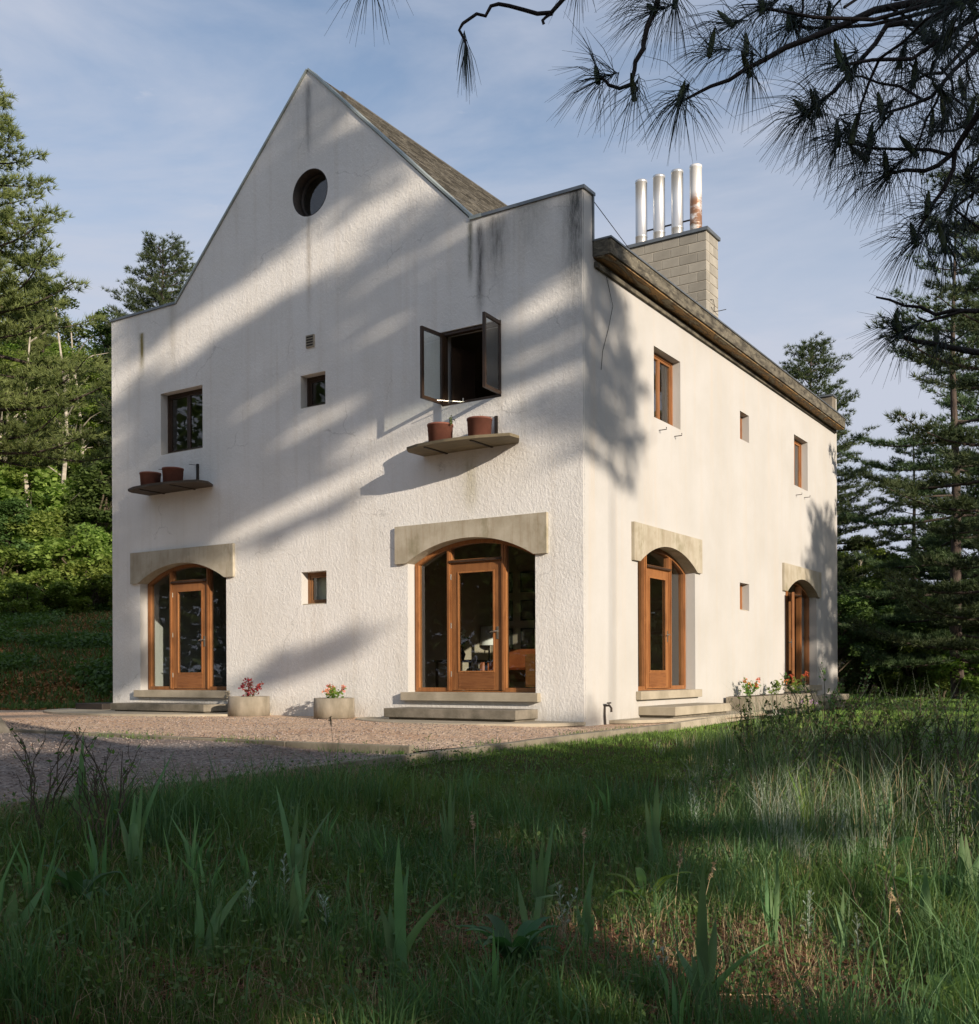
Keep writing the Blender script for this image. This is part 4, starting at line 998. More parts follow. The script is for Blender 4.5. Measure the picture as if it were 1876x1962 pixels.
# left side: wooded bank
def px2x(px, Y): return (px - 938.0) / 2037.0 * Y
def put(meshes, name, px, Y, label, cat, group=None, s=1.0, rz=None):
    x = px2x(px, Y); return tree_from(meshes, name, x, Y, label, cat, group, random.uniform(0, 6.28) if rz is None else rz, s)
put(PA, 'pine_tree', -50, 30, 'tall sunlit pine with layered boughs at the left edge, rising above the wood', 'tree', s=1.03, rz=.4)
put(PA2, 'pine_tree', 315, 50, 'pine top showing above the left roof shoulder', 'tree', s=.95, rz=1.0)
wood_l = 'trees on the wooded bank'
for (m, nm, px, Y, lab, s) in (
    (LA, 'leafy_tree', 128, 50, 'leafy tree with a pale trunk on the slope close to the house wall', .92),
    (LC, 'leafy_tree', 15, 49, 'many stemmed leafy tree below the tall left pine', 1.2),
    (LB, 'leafy_tree', 205, 56, 'taller dull green tree touching the white wall edge, up the slope', .92),
    (LB, 'leafy_tree', -40, 55, 'dark leafy tree rising at the left picture edge behind the pine', 1.0),
    (LA, 'leafy_tree', 60, 54, 'thin leafy tree deep in the wood between pale trunks', 1.0),
    (PC, 'pine_tree', 85, 52, 'young pine among the leafy trees of the slope', .98),
    (PC, 'pine_tree', 235, 58, 'young pine behind the left end of the house', 1.0),
    (LC, 'leafy_tree', 170, 52, 'many stemmed tree beside the pale trunk, nearer the wall', 1.15),
    (LB, 'leafy_tree', 100, 64, 'broad tree far up the slope', 1.1), (LB, 'leafy_tree', 10, 66, 'broad tree farthest up the slope at the left', 1.1),
    (LA, 'leafy_tree', -110, 50, 'leafy tree beyond the left edge, far up the slope', 1.0)):
    put(m, nm, px, Y, lab, 'tree', wood_l, s)
for px, Y, hh, lab in ((118, 47.5, 13, 'bare pale trunk standing before the left wood, nearest the wall'), (58, 48.0, 12, 'bare pale trunk in the middle of the left wood'), (150, 49.5, 12, 'thin bare pale trunk just left of the house wall')):
    x = px2x(px, Y); t = empty('bare_tree', (x, Y, gh(x, Y)), lab, 'tree', 'pale trunks in the left wood'); mb = MB()
    P = [(.25 * math.sin(i * .6 + px), .1 * math.cos(i), hh * i / 9) for i in range(10)]; mb.tube(P, [.15 * (1 - i / 11) for i in range(10)], 7)
    mb.obj('trunk', 'birch', t); mb = MB()
    for k in range(9):
        z = hh * random.uniform(.25, .95); a = random.uniform(0, 6.28); l = random.uniform(.8, 2.0); q = (0.25 * math.sin(z / hh * 9 * .6 + px), 0, z)
        mb.tube([q, (q[0] + l * .5 * math.cos(a), l * .5 * math.sin(a), z + l * .35), (q[0] + l * math.cos(a), l * math.sin(a), z + l * .5)], [.035, .022, .008], 5)
    mb.obj('branches', 'birch', t)
for i, (m, px, Y, s, lab) in enumerate((
    (SB_, 20, 46.0, 1.25, 'bright green shrub on the slope at the left edge'), (SA_, 105, 46.8, 1.5, 'bright green shrub on the slope, in the middle of the gap'),
    (SA_, 185, 46.2, 1.25, 'bright green shrub on the slope against the white wall'), (SC_, 60, 45.6, 1.6, 'low shrub spilling down the slope in the middle'),
    (SC_, 150, 44.9, 1.9, 'low shrub spilling down the slope near the white wall'), (SB_, 5, 49.5, 1.5, 'tall dull shrub behind the bright ones at the left edge'),
    (SB_, 95, 49.6, 1.5, 'tall dull shrub behind the bright middle shrub'), (SB_, 200, 49.3, 1.5, 'tall dull shrub near the white wall'),
    (SA_, 60, 48.8, 2.1, 'tallest bright shrub between two pale trunks'), (SC_, 0, 44.4, 1.7, 'low shrub at the edge of the left slope'), (SC_, 90, 42.5, 1.1, 'small shrub lowest on the shaded slope, middle'), (SC_, 195, 43.8, 1.4, 'small shrub lowest on the shaded slope, by the wall'), (SC_, 35, 41.0, .9, 'small shrub alone on the shaded slope at the left'),
    (SA_, 145, 48.4, 1.8, 'rounded bright shrub left of the pale trunk'), (SC_, -20, 46.6, 2.3, 'bright shrub cut by the left edge'), (SB_, 222, 47.6, 1.6, 'bright shrub half hidden by the house end'))):
    put(m, 'shrub', px, Y, lab, 'shrub', 'shrubs along the slope', s)

# right side
put(PA2, 'pine_tree', 1556, 41, 'dark pine rising behind the far end of the house', 'tree', s=.80, rz=2.0)
put(PB, 'pine_tree', 1905, 39, 'dense dark pine at the right edge, behind the others', 'tree', s=.88, rz=1.0)
put(PE, 'pine_tree', 1836, 33, 'largest dark pine at the right, with bare lower trunk', 'tree', s=.84, rz=1.5)
put(PE, 'pine_tree', 1985, 27, 'dark pine beyond the right edge, boughs reaching in', 'tree', s=.98, rz=2.5)
put(PE, 'pine_tree', 1755, 43, 'slimmer dark pine left of the largest right pine', 'tree', s=.60, rz=4.0)
wood_r = 'trees behind the lawn on the right'
for (m, nm, px, Y, s, lab) in ((LA, 'leafy_tree', 1650, 41, .50, 'rounded tree just right of the house end'), (LC, 'leafy_tree', 1722, 42, .60, 'yellowish rounded tree between the dark pines'),
    (LB, 'leafy_tree', 1790, 54, .60, 'dull tree behind the slimmer pine'), (LC, 'leafy_tree', 1600, 55, .75, 'pale leafy tree half behind the house end'),
    (LB, 'leafy_tree', 1880, 48, .7, 'dark tree at the right edge behind the largest pine'), (LC, 'leafy_tree', 1680, 60, .8, 'far leafy tree in the gap under the sky')):
    put(m, nm, px, Y, lab, 'tree', wood_r, s)
for (m, px, Y, s, lab) in ((SA_, 1700, 37, .8, 'paler shrub in a gap of the dark undergrowth'), (SA_, 1760, 35, .7, 'paler low shrub before the pine trunks'), (SB_, 1625, 36, .9, 'dark shrub against the house end'), (SB_, 1670, 38, 1.1, 'dark shrub behind the lawn, second from the house'), (SB_, 1725, 37, 1.0, 'dark shrub below the slimmer pine'),
    (SB_, 1780, 36, .9, 'dark shrub left of the largest pine trunk'), (SC_, 1840, 34, 1.2, 'low shrub at the foot of the largest pine'), (SB_, 1880, 37, 1.1, 'dark shrub at the right edge'),
    (SB_, 1600, 40, 1.2, 'tall shrub half hidden by the house end'), (PC, 1690, 43, .34, 'small pine growing among the dark shrubs')):
    put(m, 'shrub' if m is not PC else 'young_pine', px, Y, lab, 'shrub' if m is not PC else 'tree', 'undergrowth behind the lawn', s)
# far wood closing the horizon: one mass
fw = []
for i in range(260):
    x = rng.uniform(-90, 120); y = rng.uniform(62, 95); hh = rng.uniform(3, 8); z0 = gh(x, y)
    n = 260; q = unit(rng.normal(size=(n, 3))) * (rng.random((n, 1)) ** .4) * [rng.uniform(1.8, 3), rng.uniform(1.8, 3), hh * .55]
    fw.append(q + [x, y, z0 + hh * .5])
V, T = leaves_at(np.concatenate(fw), .35, 1.0); tag(link('far_wood', np_mesh('far_wood', V, T, 'leaf_dark')), 'dense wood closing the view far behind', kind='stuff')

# trees behind the photographer, whose shadows fall on the house and meadow
SH = Vector((SUN_W.x, SUN_W.y, 0)).normalized(); SE = Vector((-SH.y, SH.x, 0)); TANE = SUN_W.z / math.hypot(SUN_W.x, SUN_W.y)
def sunpos(u, D): p = CORNER + SE * u + SH * D; return p.x, p.y
azE = math.atan2(SE.y, SE.x)
rs = np.random.default_rng(5)
ROWS = [(2.45,[(-2.65,-2.0)]),(2.62,[(-2.8,-1.85)]),(2.79,[(-2.8,-1.85)]),(3.47,[(-4.05,-3.75)]),(3.64,[(-4.05,-3.75)]),(3.81,[(-4.05,-3.75)]),(3.98,[(-4.05,-3.75)]),(5.0,[(-2.7,-2.0)]),(5.17,[(-0.25,-0.0)]),(5.34,[(-4.05,-3.6),(-0.55,-0.3)]),(5.51,[(-4.05,-3.2)]),(5.68,[(-4.05,-2.0),(-0.75,-0.0)]),(5.85,[(-4.05,-2.3),(-0.95,-0.55)]),(6.02,[(-4.05,-2.35),(-0.95,-0.55)]),(6.19,[(-4.05,-2.0),(-1.45,-0.0)]),(6.36,[(-4.05,-0.1)]),(6.53,[(-4.05,-0.45)]),(6.7,[(-4.05,-2.6),(-1.9,-0.65)]),(6.87,[(-4.05,-2.6),(-1.7,-0.65)]),(7.04,[(-4.05,-0.0)]),(7.21,[(-4.05,-0.0)]),(7.38,[(-4.05,-3.0),(-2.9,-0.0)]),(7.55,[(-3.75,-3.05),(-2.5,-1.6),(-1.35,-0.0)]),(7.72,[(-3.6,-2.95),(-2.4,-1.9),(-1.35,-0.0)]),(7.89,[(-4.05,-3.85),(-3.6,-1.9),(-1.65,-0.0)]),(8.06,[(-4.05,-0.0)]),(8.23,[(-4.05,-0.2)]),(8.4,[(-4.05,-1.4),(-0.75,-0.45)]),(8.57,[(-4.05,-1.9)]),(8.74,[(-4.05,-1.95),(-1.3,-0.8)]),(8.91,[(-4.05,-0.85)]),(9.08,[(-4.05,-1.95),(-1.85,-0.9)]),(9.25,[(-4.05,-2.15),(-1.75,-1.45),(-1.25,-1.0)]),(9.42,[(-4.05,-3.8)]),(10.1,[(-4.05,-3.7)]),(10.27,[(-4.05,-2.4),(-2.05,-1.75),(-1.5,-1.3)]),(10.44,[(-4.05,-1.3)]),(10.61,[(-4.05,-1.3)]),(10.78,[(-4.05,-1.3)]),(10.95,[(-4.05,-1.3)]),(11.12,[(-3.95,-1.35)]),(11.29,[(-3.8,-1.45)]),(11.46,[(-3.6,-2.0),(-1.65,-1.5)]),(11.63,[(-3.45,-2.05)]),(11.8,[(-3.3,-2.0)]),(11.97,[(-3.1,-1.65)]),(12.14,[(-2.95,-1.7)]),(12.31,[(-2.8,-1.8)]),(12.48,[(-2.65,-1.85)]),(12.65,[(-2.5,-1.9)]),(12.82,[(-2.35,-1.95)]),(12.99,[(-2.2,-2.0)])]
u0, D0, H0 = -7.2, 30, 22.8; x, y = sunpos(u0, D0); g = gh(x, y); sp = []
for v, sgs in ROWS:
    for (a, b) in sgs:
        b += .12 if b > -.1 else 0; ln = (b - u0 + .1)
        sp.append((v + .02 - .10 + TANE * D0 - g + rs.uniform(-.04, .04), azE + rs.uniform(-.05, .05), ln, 0, (a - u0) / ln, (b - u0) / ln))
for v in np.arange(3.4, 6.6, .2): sp.append((v + TANE * D0 - g, azE + rs.uniform(-.25, .25), 3.2, 0, .12, 1.0)); sp.append((v + TANE * D0 - g, azE + rs.uniform(-.2, .2), 3.1, 0, .12, 1.0))
for v in (7.2, 7.5, 7.9, 8.2, 6.5, 6.9): sp.append((v + TANE * D0 - g, azE + rs.uniform(-.05, .05), 8.0, 0, .90, .99))
tree_from(pine_mesh(51, H0, sp, mat='pine_dark', trunk_r=.24, tuft_n=12, tuft_l=.19, tuft_w=.065), 'pine_tree', x, y, 'tall pine behind the viewpoint, long boughs reaching over', 'tree')
def small_pine(u, D, vtop, v0, vlow, lmax, gap, seed, label, nlow, bend=0):
    x, y = sunpos(u, D); g = gh(x, y); H = vtop + TANE * D - g; z0 = v0 + TANE * D - g; r2 = np.random.default_rng(seed)
    sp = whorls(r2, z0, H - .15, lmax, 0, 6, gap, shape=.7)
    for k in range(nlow): sp.append((r2.uniform(vlow, v0) + TANE * D - g, r2.uniform(0, 6.28), lmax * r2.uniform(.5, 1.1), r2.uniform(-.1, .15)))
    return tree_from(pine_mesh(seed, H, sp, mat='pine_dark', trunk_r=.035, tuft_n=9, tuft_l=.2, tuft_w=.035, br_gap=.14), 'pine_tree', x, y, label, 'tree')
small_pine(.85, 33, 7.1, 4.5, -1.0, 1.25, .36, 52, 'slender pine right of the viewpoint', 1)
small_pine(12.1, 21, 6.0, .3, -1.5, 3.3, .46, 53, 'pine standing off the far end of the side wall', 6)
# low thicket that keeps the meadow in shade, with the gaps that let sun flecks through
def thick_top(u): return float(np.interp(u, [-18, -6.5, -5.4, -4.9, -4.0, -2.3, 0, 2, 4, 13], [-.25, -.2, -.3, -.95, -.8, -.75, -.7, -.95, -1.2, -1.2]))
HOLES = [(-5.6, -2.97, .55, .30), (-5.15, -2.72, .35, .20), (-6.75, -2.83, .42, .24), (-6.45, -3.1, .25, .16), (-3.85, -2.72, .55, .34), (-4.4, -3.0, .3, .16), (-4.7, -2.40, .35, .18), (-.4, -.80, .9, .16), (-1.4, -1.0, .6, .07), (-8.1, -3.15, .25, .12), (1.0, -1.7, .7, .16), (2.0, -2.2, .6, .16), (-1.9, -2.0, .45, .14), (-2.6, -1.5, .4, .10), (-7.4, -2.9, .2, .1), (-2.9, -2.45, .5, .2), (-3.0, -2.0, 1.0, .32), (-6.1, -2.6, .3, .14), (-4.2, -2.05, .5, .12), (-8.6, -2.9, .3, .12), (-7.6, -3.35, .5, .14), (-6.2, -3.5, .5, .14), (-1.5, -1.28, .7, .16), (-5.0, -3.15, .5, .16), (-5.9, -2.1, .3, .08)]
for i, u in enumerate(np.arange(-17.5, 13.5, 1.5)):
    D = 27 + rs.uniform(-1.2, 1.2); x, y = sunpos(u, D); g = gh(x, y); n = 9000 if -11 < u < 4 else 4500
    U = rs.uniform(-1.15, 1.15, n); W2 = rs.uniform(-1.1, 1.1, n); Zr = rs.random(n); uu = u + U; top = np.interp(uu, *zip(*[(q, thick_top(q)) for q in np.linspace(-19, 15, 100)]))
    top = top + .06 * np.sin(uu * 5.3) + .05 * np.sin(uu * 11.1 + 1); ztop = top + TANE * (D + W2) - g
    Zl = .3 + (ztop - .3) * Zr ** .9; vv = Zl + g - TANE * (D + W2)
    k = np.ones(n, bool)
    for (hu, hv, ru, rv) in HOLES:
        if hv < -2.3: hv -= .10; rv *= 1.35; ru *= 1.15
        k &= ((uu - hu) / ru) ** 2 + ((vv - hv) / rv) ** 2 > 1
    C = np.stack([SE.x * U + SH.x * W2, SE.y * U + SH.y * W2, Zl], 1)[k]
    V, T = leaves_at(C, .17, .2, 1.3); root = empty('thicket_tree', (x, y, g), 'leafy thicket tree outside the picture, behind the viewpoint', 'tree', 'thicket behind the viewpoint')
    link('crown', np_mesh('crown', V, T, 'leaf_dark'), root); mb = MB(); mb.tube([(0, 0, 0), (.1, 0, 2.5), (0, .1, 6)], [.09, .07, .02], 7); mb.obj('trunk', 'bark', root)
# woods left and right of the picture, mirrored in the panes
for nm, (xa, xb, ya, yb), cnt, hh in (('side_wood', (-42, -20, -22, 20), 120, 16), ('side_wood', (24, 50, 18, 60), 90, 14)):
    fw = []
    for i in range(cnt):
        x = rng.uniform(xa, xb); y = rng.uniform(ya, yb); h_ = hh * rng.uniform(.6, 1.1); n = 1000 if xa < 0 else 500
        q = unit(rng.normal(size=(n, 3))) * (rng.random((n, 1)) ** .4) * [2.6, 2.6, h_ * .5]; fw.append(q + [x, y, gh(x, y) + h_ * .5])
    V, T = leaves_at(np.concatenate(fw), .26, .6); tag(link(nm, np_mesh(nm, V, T, 'leaf_dark')), 'dense wood standing outside the picture', kind='stuff')

# ------------------------------------------------------------------ the overhanging pine
def near_pine():
    rs = np.random.default_rng(77)
    root = empty('overhanging_pine', (3.3, 1.3, gh(3.3, 1.3)), 'pine whose dark long-needled boughs hang in at the top right', 'tree')
    O_ = root.location.copy()
    wd = TB(); nd_V = []; nd_T = []; nn = 0; bud = TB()
    wd.quads(*tube([(0, 0, 0), (.05, .02, 2), (0, .05, 4), (.05, 0, 7), (0, 0, 10)], [.19, .17, .15, .10, .02], 12))
    clusters = []
    def S(px, py, Y):                           # source pixel of the 2203 px photograph
        return at(px * 1876 / 2203, py * 1876 / 2203, Y) - O_
    def branch(pts, r0, r1):
        k = len(pts); P = []
        for i in range(k - 1):
            for t in (0, .5): P.append(pts[i].lerp(pts[i + 1], t) + Vector(rs.normal(0, .004, 3)))
        P.append(pts[-1]); n = len(P)
        wd.quads(*tube(P, [r0 + (r1 - r0) * i / (n - 1) for i in range(n)], 7)); return P
    def needles(base, d, n=62, ln=.125, spread=(25, 95), axis_l=.05, droop=.25):
        nonlocal nn
        d = np.array(d, float); d /= np.linalg.norm(d); a = np.cross(d, [0.3, 0.2, 1]); a /= np.linalg.norm(a); b = np.cross(d, a)
        th = np.radians(rs.uniform(spread[0], spread[1], n)); ph = rs.uniform(0, 2 * np.pi, n)
        D = d[None] * np.cos(th)[:, None] + (a[None] * np.cos(ph)[:, None] + b[None] * np.sin(ph)[:, None]) * np.sin(th)[:, None]
        B = np.array(base)[None] - d[None] * rs.uniform(0, axis_l, n)[:, None]
        l = ln * rs.uniform(.72, 1.12, n)
        s = unit(np.cross(D, rs.normal(size=(n, 3)))); q = np.cross(D, s)
        M1 = B + D * (l * .5)[:, None]; E1 = B + unit(D + [0, 0, -droop]) * l[:, None]
        w_ = .00072
        V = []
        for k, (c_, f) in enumerate(((B, 1.0), (M1, .9), (E1, .35))):
            for j in range(3):
                an = 2 * math.pi * j / 3; V.append(c_ + (s * math.cos(an) + q * math.sin(an)) * w_ * f)
        V = np.stack(V, 1).reshape(-1, 3); off = (np.arange(n) * 9)[:, None]; T = []
        for k in (0, 3):
            for j in range(3):
                j2 = (j + 1) % 3; T += [off + [k + j, k + j2, k + 3 + j2], off + [k + j, k + 3 + j2, k + 3 + j]]
        nd_V.append(V); nd_T.append(np.concatenate(T) + nn); nn += len(V)
    def candle(p, d, l=.045):
        d = Vector(d).normalized(); t_ = TB(); t_.quads(*tube([p - d * .01, p + d * l * .5, p + d * l], [.0055, .006, .002], 6)); link('candle', t_.mesh('candle', 'bud'), root)
        # short tight needles round the candle
        needles(p + d * l * .6, d, 12, .03, (10, 35), l, 0)
    def tip(p, d, n=62, up=True, **k):
        needles(p, d, n, **k)
        if up: candle(Vector(p), (rs.normal() * .3 - .15, rs.normal() * .3, .9))
    Y = 2.25
    # limbs from the trunk to the picture's top right corner
    branch([Vector((0, 0, 3.4)), S(2700, -350, 2.0), S(2330, -120, 2.15), S(2203, -10, 2.2), S(2050, 10, 2.2), S(1900, 55, 2.2), S(1778, 112, 2.2), S(1685, 160, 2.2), S(1610, 195, 2.2), S(1536, 232, 2.2)], .012, .0026)
    branch([S(2203, -10, 2.2), S(2010, -60, 2.25), S(1800, -80, 2.3), S(1600, -60, 2.3), S(1490, -10, 2.3), S(1478, 30, 2.3), S(1455, 90, 2.3), S(1440, 145, 2.3), S(1427, 188, 2.3), S(1385, 200, 2.3), S(1355, 172, 2.3)], .010, .003)
    branch([S(1427, 188, 2.3), S(1440, 205, 2.3), S(1435, 222, 2.28)], .003, .002)
    branch([S(1490, -10, 2.3), S(1400, -60, 2.4), S(1300, -20, 2.4), S(1246, 27, 2.4), S(1184, 23, 2.4), S(1122, 4, 2.4), S(1102, 27, 2.4), S(1056, 46, 2.4), S(1044, 77, 2.4), S(1056, 110, 2.4)], .006, .0028)
    branch([S(1246, 27, 2.4), S(1236, 40, 2.4), S(1230, 55, 2.4)], .003, .0035)
    branch([S(2203, -10, 2.2), S(2080, 60, 2.1), S(2000, 60, 2.1), S(1960, 120, 2.1), S(1880, 200, 2.1), S(1825, 255, 2.1)], .007, .003)
    branch([S(2330, 100, 2.0), S(2203, 265, 2.05), S(2150, 350, 2.1), S(2090, 385, 2.1), S(2000, 395, 2.1)], .008, .003)
    branch([S(2150, 350, 2.1), S(2050, 340, 2.1), S(1900, 322, 2.1)], .004, .002)
    branch([S(2150, 350, 2.1), S(2130, 430, 2.1), S(2070, 505, 2.1), S(2060, 545, 2.1)], .005, .002)
    branch([S(2330, 700, 2.2), S(2203, 702, 2.2), S(2110, 705, 2.2), S(2040, 690, 2.2), S(1975, 672, 2.2)], .006, .002)
    branch([S(2203, 702, 2.2), S(2120, 720, 2.2), S(2070, 718, 2.2)], .004, .002)
    branch([S(2360, 800, 2.2), S(2240, 800, 2.2), S(2150, 790, 2.2), S(2070, 770, 2.2), S(2022, 745, 2.2), S(2018, 725, 2.2)], .008, .003)
    branch([Vector((0, 0, 2.0)), S(2900, 500, 1.9), S(2650, 690, 2.0), S(2360, 800, 2.2)], .013, .007)
    branch([S(2900, 500, 1.9), S(2500, 600, 2.1), S(2330, 700, 2.2)], .008, .005)
    branch([S(2700, -350, 2.0), S(2500, -100, 2.0), S(2330, 100, 2.0)], .010, .007)
    dn = (-.1, 0, -1)
    tip(S(1350, 180, 2.3), (-.75, 0, -.25), 72, spread=(8, 92), ln=.135); tip(S(1432, 218, 2.28), (-.2, 0, -.9), 40, spread=(10, 60))
    tip(S(1533, 230, 2.2), (-.45, -.1, -.8), 88, spread=(5, 88), ln=.135); tip(S(1478, 25, 2.3), (-.7, 0, -.2), 70, spread=(5, 75), ln=.14)
    tip(S(1525, 10, 2.35), (.1, 0, -1), 44, spread=(5, 40), ln=.14); tip(S(1440, -20, 2.35), (-1, 0, .0), 40, spread=(5, 60), up=False)
    tip(S(1603, 118, 2.2), (-.9, 0, -.1), 46, spread=(5, 70), ln=.11); tip(S(1685, 118, 2.2), (-.7, 0, .3), 42, spread=(10, 85), ln=.11)
    tip(S(1690, 165, 2.2), (-.2, 0, -1), 40, spread=(5, 50)); tip(S(1650, 55, 2.25), (-.9, 0, -.2), 50, spread=(5, 70))
    tip(S(1820, 258, 2.1), (-.75, 0, -.55), 110, spread=(5, 85), ln=.13); tip(S(1845, 255, 2.1), (.1, 0, -.9), 60, spread=(10, 80))
    tip(S(1890, 322, 2.1), (-.5, 0, -.8), 90, spread=(5, 85)); tip(S(2000, 397, 2.1), (-.7, 0, -.65), 90, spread=(5, 80)); tip(S(1950, 360, 2.15), (-.4, 0, -.8), 50, spread=(5, 70))
    tip(S(2065, 548, 2.1), (-.6, 0, -.7), 80, spread=(5, 80)); tip(S(2130, 560, 2.05), (-.1, 0, -1), 70, spread=(5, 70)); tip(S(2090, 480, 2.1), (-.8, 0, -.5), 60, spread=(5, 80))
    tip(S(1053, 108, 2.4), (.05, 0, -1), 44, spread=(2, 22), ln=.115, up=False, axis_l=.04)
    tip(S(838, -45, 2.3), (-.3, 0, -1), 38, spread=(4, 62), ln=.135, up=False); tip(S(1310, -40, 2.4), (-.2, 0, -1), 26, spread=(5, 40), up=False)
    branch([S(1400, -60, 2.4), S(1100, -120, 2.35), S(838, -60, 2.3)], .005, .003)
    tip(S(2018, 730, 2.2), (-.55, 0, .3), 40, spread=(5, 60), ln=.07); tip(S(2030, 755, 2.2), (-.8, 0, -.45), 70, spread=(5, 80), ln=.12); tip(S(2110, 785, 2.2), (-.3, 0, -.3), 60, spread=(20, 100), ln=.10)
    # dense boughs filling the upper right
    for (a_, b_) in (((2203, -10), (1720, 20)), ((2150, 10), (1780, 60)), ((2203, 40), (1900, 150)), ((2203, 120), (1990, 260)), ((2300, 200), (2100, 300)), ((2203, -40), (1850, -30)), ((2260, 330), (2140, 480)), ((2203, 80), (2060, 190))):
        yy = rs.uniform(1.95, 2.5); A = S(a_[0], a_[1], yy); B = S(b_[0], b_[1], yy + rs.uniform(-.1, .1)); md = A.lerp(B, .5) + Vector((0, 0, -.03))
        P = branch([A, md, B], .005, .0025); dd = (B - A).normalized()
        tip(B, (dd.x, dd.y, dd.z - .4), 70, spread=(5, 88))
        for k in range(4):
            q = A.lerp(B, rs.uniform(.05, .95)) + Vector((0, 0, -.015)); off = Vector((rs.normal() * .06, rs.normal() * .08, rs.normal() * .06 - .02)); e = q + off
            branch([q, q.lerp(e, .6) + Vector((0, 0, .01)), e], .0028, .002); tip(e, (rs.normal() * .5 - .25, rs.normal() * .4, rs.normal() * .4 - .45), int(rs.uniform(40, 62)), spread=(5, 88))
    # crown above the picture
    for k in range(26):
        az = R(rs.uniform(150, 300)); z = rs.uniform(3.6, 9.5); l = rs.uniform(1.2, 2.4) * (1 - (z - 3.4) / 8); d = Vector((math.cos(az), math.sin(az), .1)); st = Vector((0, 0, z))
        branch([st, st + d * l * .5 + Vector((0, 0, -.05)), st + d * l], .02, .004)
        for j in range(7):
            q = st + d * l * rs.uniform(.25, 1) + Vector(rs.normal(0, .16, 3)); needles(q, (d.x + rs.normal() * .5, d.y + rs.normal() * .5, .2), 30, spread=(5, 90))
    link('trunk', wd.mesh('trunk', 'twig', False), root)
    link('needles', np_mesh('needles', np.concatenate(nd_V), np.concatenate(nd_T), 'needle'), root)
near_pine()

# ------------------------------------------------------------------ meadow
def scatter(n, y0, y1, margin=.06, power=1.0):
    """points spread over the wedge of ground seen from the path, denser near"""
    t = rng.random(n) ** power; Y = y0 + (y1 - y0) * t; X = Y * rng.uniform(-.46 - margin, .46 + margin, n); return X, Y
def noise2(X, Y, f, seed=0):
    r_ = np.random.default_rng(seed); s = 0
    for k in range(5):
        a = r_.uniform(0, 6.28); ph = r_.uniform(0, 6.28, 2); ff = f * r_.uniform(.6, 1.7)
        s = s + np.sin((X * math.cos(a) + Y * math.sin(a)) * ff + ph[0]) * np.cos((Y * math.cos(a) - X * math.sin(a)) * ff * .8 + ph[1])
    return s / 5
def patch(X, Y): return sst(-.25, .35, noise2(X, Y, 2.2, 9))
def grassfield(n, y0, y1, hfun, wfun, mat, name, label, keep=None, leanamt=.35, power=1.0, clump=0, crad=.05):
    if clump:
        cxx, cyy = scatter(n // clump, y0, y1, power=power); k = np.repeat(np.arange(len(cxx)), clump); a = rng.uniform(0, 6.28, len(k)); rr = crad * np.sqrt(rng.random(len(k))) * rng.uniform(.5, 1.5, len(cxx))[k]
        X = cxx[k] + rr * np.cos(a); Y = cyy[k] + rr * np.sin(a); ch_ = rng.uniform(.45, 1.45, len(cxx))[k]
    else: X, Y = scatter(n, y0, y1, power=power); a = rng.uniform(0, 6.28, len(X)); ch_ = np.ones(len(X))
    lx, ly_ = to_local(X, Y); k = (lx > 1.03) | (ly_ > 14.3)
    if keep is not None: k &= keep(X, Y, lx, ly_)
    X, Y, lx, ly_, a, ch_ = X[k], Y[k], lx[k], ly_[k], a[k], ch_[k]; n = len(X)
    Z = ground_h(X, Y) - .01; Hh = hfun(X, Y, lx, ly_) * rng.uniform(.45, 1.25, n) * ch_; W_ = wfun(Y) * rng.uniform(.6, 1.3, n)
    if not clump: a = rng.uniform(0, 6.28, n)
    la = np.abs(rng.normal(0, leanamt, n)) + (.12 if clump else 0); lean = np.stack([np.cos(a) * la, np.sin(a) * la], 1)
    V, T = blades(np.stack([X, Y, Z], 1), Hh, W_, lean)
    return tag(link(name, np_mesh(name, V, T, mat)), label, kind='stuff')
def bare(X, Y):
    g = lambda cx, cy, rx, ry: np.exp(-((X - cx) / rx) ** 2 - ((Y - cy) / ry) ** 2)
    return np.clip(1.0 - 1.25 * g(1.45, 5.1, 1.15, .75) - 1.0 * g(.1, 5.5, .7, .45) - .7 * g(-1.2, 4.5, .7, .3) - .9 * g(1.6, 5.9, .8, .35) - .8 * g(2.9, 6.6, .5, .5) + .45 * noise2(X, Y, 3.0, 4), 0, 1)
near = lambda X, Y, lx, ly_: .045 + .085 * sst(1.1, 2.4, lx) + .18 * sst(-.3, .5, noise2(X, Y, .9, 2)) * sst(12.5, 8, Y) * sst(1.1, 2.4, lx)
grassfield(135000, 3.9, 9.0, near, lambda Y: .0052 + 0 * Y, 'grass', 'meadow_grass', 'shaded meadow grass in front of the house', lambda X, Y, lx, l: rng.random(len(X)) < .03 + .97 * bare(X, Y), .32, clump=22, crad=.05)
grassfield(60000, 3.9, 9.5, lambda X, Y, lx, l: near(X, Y, lx, l) * 1.75, lambda Y: .0080 + 0 * Y, 'grass_blue', 'tall_grass', 'taller blue green grass tufts in the meadow', lambda X, Y, lx, l: rng.random(len(X)) < .03 + .97 * bare(X, Y) * patch(X, Y), .30, clump=14, crad=.045)
grassfield(1100, 4.2, 9.5, lambda X, Y, lx, l: .30 + 0 * X, lambda Y: .024 + 0 * Y, 'iris', 'sword_leaves', 'crowd of iris leaves standing in the shaded grass', lambda X, Y, lx, l: rng.random(len(X)) < sst(.08, .3, noise2(X, Y, 1.5, 21) - .10 * X) * bare(X, Y) * (lx > 2.2), .14, clump=6, crad=.05)
grassfield(26000, 3.9, 9.5, lambda X, Y, lx, l: .16 + 0 * X, lambda Y: .003 + 0 * Y, 'straw', 'dead_grass', 'dead straw-coloured blades among the green', None, .7, clump=7, crad=.07)
